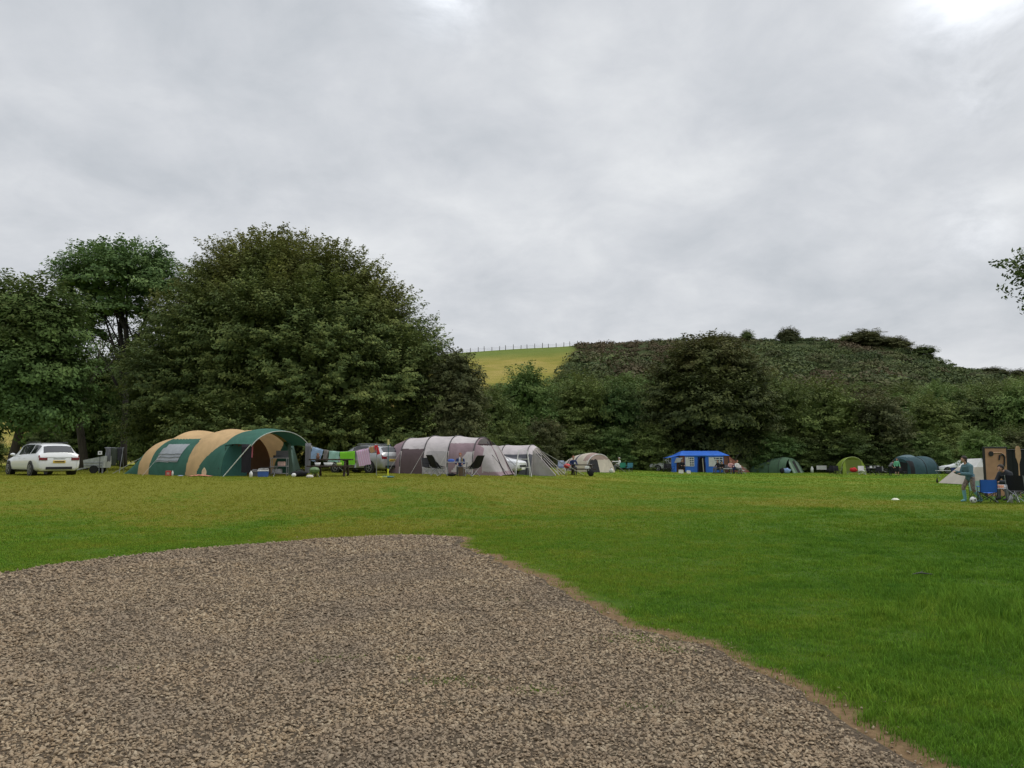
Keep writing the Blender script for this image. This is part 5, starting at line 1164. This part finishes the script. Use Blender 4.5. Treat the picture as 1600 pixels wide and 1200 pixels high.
# ---- washing line and towels
def stripes(name, cols, scale):
    s = NT(name); w_ = s.n('ShaderNodeTexWave'); s.set(w_, Vector=s.pos(True), Scale=scale, Distortion=.6, Detail=1.0); w_.bands_direction = 'X'
    s.set(s.p, Base_Color=s.ramp(w_.outputs['Fac'], cols), Roughness=.9); s.bump(s.noise(s.pos(True), 60, 3), .4, .01); return s.mat
def washing():
    d = 36.5; a = gp(478, d); b = gp(588, d); P0 = Vector((a.x, d, at(478, 694, d).z)); P1 = Vector((b.x, d, at(588, 695, d).z))
    def lp(u):
        k = (u-478)/110; p = P0.lerp(P1, k); p.z -= .42*4*k*(1-k)*.8; return p
    t = thing('washing_line', 'rope washing line on two thin poles strung with bright towels behind the picnic table', 'washing line', a); o = Vector(a)
    MB().tube([Vector((0, 0, 0)), P0-o], .018, 6).build('pole', STEEL, t); MB().tube([b-o, P1-o+Vector((0, 0, .1))], .018, 6).build('pole', STEEL, t)
    MB().tube([lp(478+110*k/16)-o for k in range(17)], .008, 4).build('rope', ROPE, t)
    pk = stripes('towel_stripe', [(0, (.66, .36, .50)), (.45, (.60, .42, .55)), (.6, (.16, .12, .42)), (.75, (.60, .40, .55)), (1, (.75, .62, .68))], 3.2)
    for u0, u1, vb, m_, lb in ((487, 505, 722, LBL, 'light blue towel at the left end of the washing line'), (506, 513, 720, cloth('towel_grey', (.20, .18, .17), 0), 'narrow dark grey towel between the light blue and mint towels'), (513.5, 530, 722, cloth('towel_mint', (.30, .50, .42), 0), 'pale mint towel left of the bright green one'),
                               (530, 554, 727, cloth('towel_green', (.19, .52, .03), 0), 'bright grass-green towel in the middle of the washing line'), (555, 575, 728, pk, 'pink and purple striped towel hanging in front of the silver estate car'),
                               (575.5, 583, 708, cloth('towel_tan', (.42, .25, .13), 0), 'small tan cloth high on the line between the striped and red ones'), (583.5, 589, 711, RED, 'small red cloth at the right end of the washing line')):
        p = lp((u0+u1)/2); zb = at(600, vb, d).z; sl = math.atan2(lp(u1).z-lp(u0).z, (lp(u1)-lp(u0)).length)
        o_ = hanging(p, (u1-u0)/F*d*.985, p.z-zb, m_, lb, sagz=0); o_.rotation_euler = (0, -sl, 0)
washing()
def left_camp():
    T = picnic_table('weathered picnic table with dishes on it in front of the washing line', gp(517, 34.6), R(4)); g = Vector(T.location)
    def on(x, y, dz=.762): return g+Vector((x, y, dz))
    t = thing('jug', 'brown jug standing at the left end of the picnic table by the towels', 'jug', on(-.58, -.1)); MB().tube([(0, 0, 0), (0, 0, .12), (0, 0, .2), (0, 0, .27)], [.07, .08, .05, .055], 12).build('jug_body', mc('brown_ware', (.20, .10, .06), .4), t, True); MB().tube([(.06, 0, .22), (.13, 0, .18), (.08, 0, .06)], .012, 6).build('handle', mc('brown_ware', (.2, .1, .06)), t)
    for x, m_, lb, w_ in ((-.45, WHITE, 'white washing-up bowl under the top of the left picnic table, at its left', .14), (.02, WHITE, 'wide white tray on the bench in the middle of the left picnic table', .22), (.5, mc('lime_bowl', (.45, .55, .12), .5), 'pale lime bowl on the right of the left picnic table bench', .12)):
        single('bowl', lb, 'bowl', MB().grid([[(r*math.cos(a/16*2*PI), r*.7*math.sin(a/16*2*PI), z) for a in range(16)] for r, z in ((.001, 0), (w_*.7, 0), (w_, .14), (w_*.94, .14), (w_*.66, .012), (.001, .012))], closed=True), m_, on(x, -.62, .472), 0, True)
    bbq('small green kettle barbecue on short legs left of the picnic table', gp(491, 33.2), mc('enamel_green', (.10, .17, .06), .35), .22, .30)
    single('stone', 'pale stone on the grass beside the green barbecue', 'stone', MB().ell((0, 0, .05), (.16, .11, .08), 12, 8), mc('pale_stone', (.55, .52, .47), .9), gp(484, 32.8), .5, True)
    # swingball
    t = thing('swing_ball_set', 'tall teal pole toy with yellow top and dark green base, right of the washing line', 'pole game', gp(606, 33.6))
    MB().ell((0, 0, .03), (.30, .30, .05), 20, 6).build('base', mc('game_teal', (.01, .10, .11), .4), t, True); MB().tube([(0, 0, 0), (0, 0, .38)], .035, 10).build('sleeve', mc('game_yellow', (.62, .62, .03), .4), t); MB().tube([(0, 0, .3), (0, 0, 1.45)], .016, 8).build('pole', mc('game_teal', (.01, .1, .11)), t)
    MB().tube([(0, 0, 1.42), (0, 0, 1.66)], [.045, .04], 10).build('spring_top', mc('game_straw', (.50, .45, .18), .6), t)
    t = thing('bat', 'yellow plastic bat lying on the grass left of the pole game', 'bat', gp(594, 33.2), .3); MB().ell((0, 0, .03), (.16, .12, .02), 16, 5).build('bat_face', mc('game_yellow', (.62, .62, .03)), t, True); MB().tube([(.15, 0, .03), (.30, .02, .03)], .015, 6).build('handle', mc('game_yellow', (.62, .62, .03)), t)
    # things in and around the striped tent
    t = thing('carton', 'small red carton on the grass under the striped tent window', 'carton', gp(263, 35.2), .2); MB().box((0, 0, .12), (.22, .16, .24)).build('carton_body', mc('red_card', (.45, .05, .04), .6), t); MB().box((.0, -.082, .12), (.12, .004, .1)).build('carton_panel', mc('card_tan', (.45, .3, .25), .6), t)
    bottle('small white bottle beside the red carton by the striped tent', gp(269.5, 35.1), WHITE, .27, .04)
    single('frisbee', 'pale blue disc lying on the grass by the striped tent', 'disc', MB().ell((0, 0, .02), (.13, .13, .025), 16, 5), mc('pale_blue', (.30, .36, .52), .5), gp(282, 34.8), 0, True)
    single('blanket', 'crumpled orange-brown blanket on the ground by the striped tent corner', 'blanket', MB().grid([[(x*.10-.45, y*.10-.25, .02+.09*abs(math.sin(x*1.7+y*2.1))*math.exp(-((x-5)**2+(y-2.5)**2)/14)) for x in range(11)] for y in range(6)]), cloth('blanket', (.48, .20, .13), 0), gp(311, 33.8), .1, True)
    t = thing('bodyboard', 'small beige board with pointed nose stood up against the striped tent', 'board', gp(318.5, 33.9), 0)
    pts = [(.10*math.sin(PI*min(1, .12+k/10*.9))**.6*(1 if k < 8 else .9), k/10) for k in range(11)]; ol = [(x, z*.40) for x, z in pts]+[(-x, z*.40) for x, z in reversed(pts)]
    n = len(ol); MB().add([(x, -.015, z) for x, z in ol]+[(x, .015, z) for x, z in ol], [tuple(range(n)), tuple(range(2*n-1, n-1, -1))]+[(i, n+i, n+(i+1) % n, (i+1) % n) for i in range(n)]).build('board_deck', mc('board_beige', (.55, .46, .30), .5), t)
    hanging(gp(384, 34.0, 1.42), .42, 1.25, cloth('dark_coat', (.018, .016, .02), 0), 'long dark coat hanging inside the striped tent awning', 'garment', 'coat', .3)
    hanging(gp(391, 34.3, 1.45), .16, .62, cloth('rose_cloth', (.36, .10, .12), 0), 'rose red scarf hanging beside the dark coat in the striped tent', 'garment', 'scarf', .3)
    bottle('white water canister just inside the striped tent awning', gp(392, 33.4), WHITE, .30, .07, 'canister', 'water_canister')
    cooler('blue cool box with white lid in the striped tent doorway', gp(411, 33.8), .2, mc('box_blue', (.04, .10, .32), .4)); cooler('dark grey cool box beside the blue one in the striped tent', gp(399, 34.6), -.2, mc('box_grey', (.10, .10, .11), .5), mc('lid_pale', (.4, .4, .42), .5), (.4, .3, .26))
    t = thing('camp_kitchen', 'grey folding camp kitchen stand with shelves inside the striped tent awning', 'kitchen stand', gp(436, 35.2), R(6))
    for z in (.12, .45, .82): MB().box((0, 0, z), (.75, .42, .03)).build('shelf', mc('kit_grey', (.22, .21, .20), .6), t)
    for x in (-.36, .36):
        for y in (-.2, .2): MB().tube([(x, y, 0), (x, y, .84)], .014, 6).build('leg', STEEL, t)
    MB().box((.08, .18, 1.0), (.55, .015, .32)).build('windshield', mc('kit_dark', (.05, .05, .05), .5), t)
    kg = Vector(t.location)
    single('saucepan', 'dark saucepan on top of the camp kitchen stand', 'saucepan', MB().tube([(0, 0, 0), (0, 0, .11)], .11, 16).tube([(.1, 0, .09), (.3, 0, .11)], .012, 6), BLACK, kg+Vector((-.18, 0, .835)))
    single('food_box', 'tan food box on the middle shelf of the camp kitchen', 'box', MB().box((0, 0, .1), (.3, .2, .2)), mc('card_tan', (.45, .3, .2)), kg+Vector((.1, 0, .465)))
    single('food_box', 'pale storage tub on the bottom shelf of the camp kitchen', 'box', MB().box((0, 0, .1), (.4, .28, .2)), mc('tub_pale', (.35, .34, .36)), kg+Vector((-.1, 0, .135)))
    camp_table('low dark camp table under the striped tent awning, between cool boxes and kitchen stand', gp(420, 34.6), .1, mc('kit_dark', (.05, .05, .05)), .7, .45, .40)
    single('ball', 'small white ball on the grass at the right edge of the striped tent', 'ball', MB().ell((0, 0, .09), (.10, .10, .09), 14, 10), WHITE, gp(459, 33.6), 0, True)
    bag('black holdall on the ground right of the striped tent doorway', gp(468, 34.0), .1, FB, (.7, .35, .28))
    hanging(gp(480.5, 35.8, 1.5), .26, 1.4, GRYC, 'long dark wetsuit hanging between the striped tent and the towels', 'wetsuit', 'wetsuit', .3)
left_camp()
def middle_camp():
    camp_chair('high-backed black camp chair facing right, left of the camp table by the mauve tent', gp(686, 36.2), R(-50), FB, high=True, frame=STEEL)
    camp_chair('high-backed black camp chair facing left, right of the camp table by the mauve tent', gp(737, 36.4), R(52), FB, high=True, frame=STEEL)
    camp_chair('dark folded-back camp chair half hidden behind the left high-backed chair', gp(672, 37.8), R(-120), FB, frame=STEEL)
    T = camp_table('round-edged grey camp table between the two black high-backed chairs', gp(714, 36.6), 0, mc('table_grey', (.42, .43, .45), .5), 1.05, .6, .66); g = Vector(T.location)
    person('child with auburn hair and dark blue top sitting behind the table by the mauve tent', gp(719, 37.5), R(180), 'sit', NAVY, GRYC, HAIRR, scale=.82)
    single('bag', 'blue and white food bag lying on the camp table by the mauve tent', 'bag', MB().ell((0, 0, .06), (.17, .1, .08), 12, 8), cloth('bag_blue', (.06, .12, .4), 0), g+Vector((-.28, 0, .675)), 0, True)
    bottle('clear bottle in the middle of the camp table by the mauve tent', g+Vector((.12, .05, .675)), mc('bottle_pale', (.5, .5, .5), .2), .27, .04); bottle('brown sauce bottle at the right of the camp table by the mauve tent', g+Vector((.24, -.05, .675)), mc('bottle_brown', (.25, .18, .06), .3), .22, .035)
    single('storage_tub', 'brown tub on the ground under the camp table by the mauve tent', 'tub', MB().tube([(0, 0, 0), (0, 0, .42)], [.14, .17], 16), mc('tub_brown', (.16, .11, .07), .6), g+Vector((.22, .05, 0)))
    bag('black bag on the grass between the left chair and camp table', gp(705, 36.4), 0, FB, (.45, .3, .14))
    t = thing('clothes_airer', 'white A-frame airer standing in front of the grey tunnel tent', 'airer', gp(817, 42.4), R(8))
    for x in (-.42, .42):
        for y in (-.28, .28): MB().tube([(x*1.05, y, 0), (x*.55, 0, 1.45)], .016, 6).build('leg', WHITE, t)
    for z, k in ((1.45, .55), (.95, .74), (.5, .9)): MB().tube([(-.42*k, -.28*(1.45-z)/1.45, z), (.42*k, -.28*(1.45-z)/1.45, z)], .012, 5).build('rail', WHITE, t)
    # red barbecue group
    g1 = gp(877, 56); camp_chair('pale framed camp chair draped with blue and white cloth, left of the red barbecue', g1, R(170), cloth('check_blue', (.28, .32, .45), 0), frame=WHITE)
    hanging(g1+Vector((0, .2, .92)), .42, .42, cloth('shirt_paleblue', (.40, .45, .58), 0), 'pale blue shirt draped over the back of the pale framed chair', 'garment', 'shirt')
    bbq('round red kettle barbecue left of the dark picnic table', gp(886, 53.5), mc('enamel_red', (.55, .02, .03), .3), .24, .62)
    picnic_table('dark picnic table in front of the cream tent', gp(908, 54), R(3)); g = gp(908, 54)
    person('person in a navy top sitting on the far side of the dark picnic table', gp(896, 55.2), R(185), 'sit', NAVY, GRYC, HAIRR)
    hanging(g+Vector((.62, -.1, .765)), .34, .5, WHC, 'white cloth hanging off the right end of the dark picnic table', 'towel', 'cloth', .3); single('box', 'white box on the right bench end of the dark picnic table', 'box', MB().box((0, 0, .1), (.3, .2, .18)), WHITE, g+Vector((.35, -.68, .475)))
    t = thing('lantern', 'small green and white lantern on the left of the dark picnic table', 'lantern', g+Vector((-.45, -.1, .76))); MB().tube([(0, 0, 0), (0, 0, .05)], .06, 12).build('lantern_base', mc('lantern_green', (.05, .16, .08), .5), t); MB().tube([(0, 0, .05), (0, 0, .17)], .045, 12).build('lantern_glass', WHITE, t); MB().tube([(0, 0, .17), (0, 0, .21)], [.055, .02], 12).build('cap', BLACK, t)
    bag('black rucksack leaning at the right end of the dark picnic table', gp(923, 53.2), 0, FB, (.45, .3, .5)); bag('small pale bag right beside the cream tent', gp(955, 66), 0, WHC, (.35, .3, .4))
    # person in white, green chairs
    person('person in a white top sitting with an arm stretched left, by the green chairs', gp(968, 74), R(90), 'sit', WHC, GRYC, HAIRG, over=dict(wriR=(.1, .65, .95), elbR=(.2, .38, .92)))
    camp_chair('dark green camp chair under the person in white', gp(968, 74.2), R(90), FGREEN); camp_chair('green camp chair right of the person in white', gp(973, 72.5), R(170), cloth('chair_green', (.03, .20, .12), 0)); camp_chair('teal camp chair with pale blue edge, rightmost beside the green table', gp(983, 73), R(150), cloth('chair_teal', (.06, .20, .24), 0)); camp_table('small green camp table beside the person in white', gp(978, 74), 0, cloth('chair_green', (.03, .2, .12)), .8, .5, .6)
middle_camp()
def right_camp():
    for u, d, a, f, lb in ((1041, 78, 160, FB, 'black camp chair in front of the white car by the blue tent'), (1048, 77.5, 200, FB, 'black camp chair nearest the blue tent, beside the white car'), (1066, 77, 180, FB, 'black camp chair under the blue tent side awning')): camp_chair(lb, gp(u, d), R(a), f)
    person('person in black sitting under the side awning of the blue tent', gp(1066, 77.2), R(180), 'sit', FB, FB, HAIRD)
    cooler('white cool box on the grass before the blue tent awning', gp(1064, 75), 0, WHITE); cooler('small white cool box left of the brown panel of the blue tent', gp(1076, 75), 0, WHITE, s=(.34, .28, .26))
    for u, d, a, tp, hr, lb in ((1122, 76, 120, FB, HAIRD, 'person in black sitting leftmost before the right window of the blue tent'), (1130, 75.5, 150, FB, HAIRD, 'dark-clothed person sitting second from left by the blue tent'), (1142, 76, 185, PINKC, HAIRR, 'person in pale pink top sitting by the blue tent corner'), (1152, 75.5, 200, WHC, HAIRR, 'person in white with auburn hair sitting rightmost of the blue tent group')):
        camp_chair('camp chair under the '+lb.replace(' sitting', '').replace('with auburn hair ', ''), gp(u, d+.1), R(a), FB if 'black' in lb else [NAVY, FBL, GRYC][u % 3]); person(lb, gp(u, d), R(a), 'lean' if u == 1130 else 'sit', tp, GRYC if u != 1142 else NAVY, hr)
    camp_table('low white camp table between the seated people by the blue tent', gp(1137, 74.6), 0, WHITE, .8, .5, .5); camp_chair('white camp chair at the right end of the blue tent group', gp(1159, 75.6), R(210), WHC, frame=STEEL)
    g = gp(1229, 80.3); bag('blue and white bedding bag in the doorway of the dark green tent', g, 0, cloth('bedding', (.22, .32, .50), 0), (.9, .4, .55)); bag('black bag left of the bedding in the dark green tent doorway', gp(1222, 80.2), 0, FB, (.5, .4, .6))
    t = thing('windbreak', 'low white windbreak panel between the dark green and lime tents', 'windbreak', gp(1284, 84), R(3)); MB().box((0, 0, .55), (1.15, .02, .45)).build('panel', OFFW, t)
    for x in (-.58, .58): MB().tube([(x, 0, 0), (x, 0, .85)], .02, 6).build('stake', BLACK, t)
    bottle('white gas bottle left of the white windbreak', gp(1269, 84), WHITE, .75, .16, 'gas bottle', 'gas_bottle'); bag('black pile of bags right of the white windbreak', gp(1298, 83), 0, FB, (1.0, .5, .5))
    for u, d, a, f, lb in ((1301, 76.5, 160, FB, 'black camp chair left of the lime tent'), (1309, 76, 190, FB, 'black camp chair touching the left side of the lime tent'), (1347, 76, 170, WHC, 'white framed camp chair before the right side of the lime tent'), (1356, 76.5, 140, FB, 'black camp chair just right of the lime tent')): camp_chair(lb, gp(u, d), R(a), f, frame=WHITE if 'white' in lb else BLACK)
    bag('large red bag on a chair in front of the lime tent', gp(1334, 75.6, .25), 0, RED, (.75, .45, .45)); camp_table('white legged camp table holding the red bag before the lime tent', gp(1334, 75.7, -.25), 0, mc('kit_dark', (.05, .05, .05)), 1.3, .5, .5, WHITE)
    camp_table('camp table with pans between the lime tent and the standing people', gp(1366, 76.5), 0, mc('table_pale', (.5, .5, .5)), 1.1, .5, .68); gk = gp(1366, 76.5)
    for x, m_, lb in ((-.3, WHITE, 'white tub on the camp table right of the lime tent'), (.1, mc('pan_grey', (.3, .3, .3)), 'grey pan on the camp table right of the lime tent'), (.42, WHITE, 'white jug at the right of the camp table by the lime tent')): single('tub', lb, 'tub', MB().tube([(0, 0, 0), (0, 0, .2)], [.1, .12], 14), m_, gk+Vector((x, 0, .694)))
    camp_chair('dark camp chair below the camp table with pans', gp(1373, 74.8), R(150), FB); camp_chair('black and white camp chair left of the stooping person', gp(1381, 75.6), R(200), cloth('chair_speckle', (.2, .2, .2), 0))
    person('person in a dark vest stooping with bare arms beside the green-topped person', gp(1391, 75), R(-80), 'stoop', GRYC, FB, HAIRD, sleeve='short', scale=.95)
    person('person in a pale green top standing left of the teal tent', gp(1402, 73), R(170), 'stand', GREENC, FB, HAIRD, scale=.95, short=True)
    camp_chair('black camp chair between the green-topped person and the teal tent', gp(1411, 74), R(200), FB)
    camp_table('long low white camp table in front of the white car at right', gp(1481, 66), 0, OFFW, 1.8, .6, .6); camp_chair('navy camp chair at the right end of the long white table', gp(1494, 62), R(160), NAVY); camp_chair('black camp chair below the person in red', gp(1503, 57), R(100), FB)
    person('child in a red top sitting between the long white table and the walking person', gp(1504, 56.8), R(100), 'sit', RED, NAVY, HAIRR, scale=.85)
    bottle('small black flask standing alone on the grass below the teal tent', gp(1464.5, 50), BLACK, .32, .06, 'flask', 'flask')
    t = thing('marker_cone', 'small flat white marker cone alone on the open lawn at right', 'cone', gp(1399, 28.5)); MB().grid([[(r*math.cos(a/18*2*PI), r*math.sin(a/18*2*PI), z) for a in range(18)] for r, z in ((.14, 0), (.135, .015), (.09, .05), (.045, .07), (.03, .07))], closed=True).build('cone_body', mc('cone_white', (.7, .7, .55), .5), t, True)
    # near right group
    CAMO = NT('camo_cloth'); n_ = CAMO.noise(CAMO.pos(True), 9, 3, .6, 1); CAMO.set(CAMO.p, Base_Color=CAMO.ramp(n_, [(.38, (.08, .06, .045)), (.5, (.28, .22, .17)), (.62, (.14, .10, .075))]), Roughness=.9)
    person('person in teal hooded top, camouflage shorts and pale teal wellies walking past the white football', gp(1516, 27.2), R(96), 'stand', TEALC, CAMO.mat, HAIRD, fine=True, loose=.018, wellies=mc('welly_teal', (.16, .36, .38), .35), hairlen=.12, scale=.965,
        over=dict(hip=(0, -.05, .86), chest=(0, .03, 1.25), neck=(0, .10, 1.39), head=(0, .17, 1.54), kneeR=(.11, .16, .52), ankR=(.12, .10, .09), kneeL=(-.11, -.06, .46), ankL=(-.13, -.34, .10), elbR=(.25, .12, 1.02), wriR=(.14, .40, 1.08), elbL=(-.25, .10, 1.00), wriL=(-.12, .36, 1.02)))
    b = thing('football', 'white football with dark patches on the grass behind the walking person', 'ball', gp(1521, 26.6)); MB().ell((0, 0, .11), (.11, .11, .11), 20, 14).build('ball_skin', WHITE, b, True); m_ = MB()
    for q in ((0, -1, .1), (.8, -.5, .35), (-.8, -.45, -.2), (.2, -.4, .9), (0, .9, .3)): v_ = Vector(q).normalized(); m_.ell(Vector((0, 0, .11))+v_*.106, (.03, .03, .03), 8, 6)
    m_.build('ball_patch', mc('ball_dark', (.08, .09, .06), .6), b, True)
    camp_chair('bright blue camp chair right of the football', gp(1544, 26.6), R(-24), FBL, scale=.93); camp_chair('pale green mesh camp chair behind the football', gp(1529, 28.6), R(170), cloth('chair_palegreen', (.22, .36, .28), 0), scale=.8)
    camp_chair('black camp chair cut by the right edge of the photo', gp(1597, 26.2), R(-62), FB, scale=1.1, frame=STEEL)
    T = camp_table('low camp table with food and plates in front of the person in the dark hoodie', gp(1570, 27), 0, mc('table_pale', (.5, .5, .5)), 1.0, .5, .48); g = Vector(T.location)
    single('food_box', 'orange and white food packet on the low table by the blue chair', 'packet', MB().box((0, 0, .05), (.22, .16, .1)), mc('packet_orange', (.55, .25, .14), .6), g+Vector((-.18, -.05, .493)), .4); single('plate', 'white plate on the left end of the low table by the blue chair', 'plate', MB().ell((0, 0, .012), (.13, .13, .015), 16, 5), WHITE, g+Vector((-.38, .05, .493)), 0, True)
    single('bowl', 'white bowl on the right of the low table by the blue chair', 'bowl', MB().ell((0, 0, .05), (.10, .10, .06), 16, 8), WHITE, g+Vector((.25, -.05, .493)), 0, True); single('tray', 'black and silver tray leaning at the back of the low table', 'tray', MB().box((0, 0, .05), (.45, .3, .02), (.25, 0, 0)), STEEL, g+Vector((.1, .18, .5)), 0)
    bottle('clear white bottle under the low table by the black chair', gp(1580, 26.7), mc('bottle_pale', (.5, .5, .5)), .32, .06)
    person('person in a dark hooded top bent forward over the low table at the right edge', gp(1582, 28.2), R(105), 'lean', cloth('hoodie_dark', (.03, .034, .04), 0), GRYC, HAIRD, fine=True, loose=.022, scale=1.08); camp_chair('dark camp chair under the person in the dark hooded top', gp(1584, 28.4), R(105), GRYC)
    # tan board with black edging
    g = gp(1558.5, 31); t = thing('folding_panel', 'tall tan upright panel with black edging, round black knob and looped black strap', 'panel', g, R(4)); tanb = simple('panel_tan', (.40, .225, .125), .6, var=.15, scale=3)
    MB().box((0, 0, .97), (.90, .06, 1.90)).build('board', tanb, t); MB().box((0, -.0, 1.945), (.98, .10, .06)).build('edging', BLACK, t); MB().box((-.475, 0, .96), (.05, .09, 1.9)).build('edging', BLACK, t); MB().box((.475, 0, .96), (.04, .08, 1.9)).build('edging', BLACK, t)
    MB().tube([(-.21, -.05, 1.70), (-.21, -.08, 1.70)], .10, 20).build('knob', BLACK, t); MB().tube([(-.12, -.05, 1.74), (.22, -.05, 1.74), (.36, -.05, 1.66), (.38, -.05, 1.45), (.38, -.05, 1.2)], .022, 7).build('trim', mc('trim_tan', (.5, .32, .2), .5), t)
    MB().tube([(.12, -.06, 1.45), (.15, -.07, 1.62), (.27, -.07, 1.68), (.35, -.07, 1.58), (.34, -.07, 1.36), (.28, -.07, 1.2)], .03, 7).build('strap', BLACK, t)
    g = gp(1595, 30); t = thing('paddle', 'tan wooden paddle stood upright beside the tan panel', 'paddle', g); pw = simple('paddle_wood', (.47, .29, .16), .5, var=.15, scale=4); MB().tube([(0, 0, 0), (0, 0, 1.45)], .02, 8).build('shaft', pw, t)
    ol = [(.018, 1.30), (.05, 1.42), (.095, 1.55), (.105, 1.75), (.085, 1.92), (.03, 2.0)]; ol = ol+[(-x, z) for x, z in reversed(ol)]; n = len(ol)
    MB().add([(x, -.014, z) for x, z in ol]+[(x, .014, z) for x, z in ol], [tuple(range(n)), tuple(range(2*n-1, n-1, -1))]+[(i, n+i, n+(i+1) % n, (i+1) % n) for i in range(n)]).build('blade', pw, t)
    g = gp(1645, 32.5); t = thing('utility_tent', 'tall black storage tent at the right edge behind the paddle', 'tent', g)
    for a, b_ in (((-1.6, 0), (1.6, 0)), ((1.6, 0), (1.6, 1.8)), ((1.6, 1.8), (-1.6, 1.8)), ((-1.6, 1.8), (-1.6, 0))): box_wall(MB(), (a[0], a[1], 0), (b_[0], b_[1], 0), 0, 1.85).build('wall', cloth('black_canvas', (.012, .014, .015), 0), t)
    MB().add([(-1.65, -.05, 1.85), (1.65, -.05, 1.85), (1.65, 1.85, 1.85), (-1.65, 1.85, 1.85), (0, .9, 1.90)], [(0, 1, 4), (1, 2, 4), (2, 3, 4), (3, 0, 4), (3, 2, 1, 0)]).build('roof', cloth('black_canvas', (.012, .014, .015)), t)
    for k, (x, z, l, m_, lb) in enumerate(((-1.5, 1.25, .5, TEALC, 'small teal cloth on the black storage tent'),)): pass
    t = thing('twig', 'small dark twig lying on the lawn toward the right', 'twig', Vector((*flat(1441, 902), .02))); MB().tube([(-.13, 0, .02), (-.02, .02, .035), (.14, -.01, .02)], [.008, .011, .006], 6).build('stem', BLACK, t); MB().tube([(-.02, .02, .035), (.05, .07, .05)], [.007, .004], 5).build('side_shoot', BLACK, t)
right_camp()
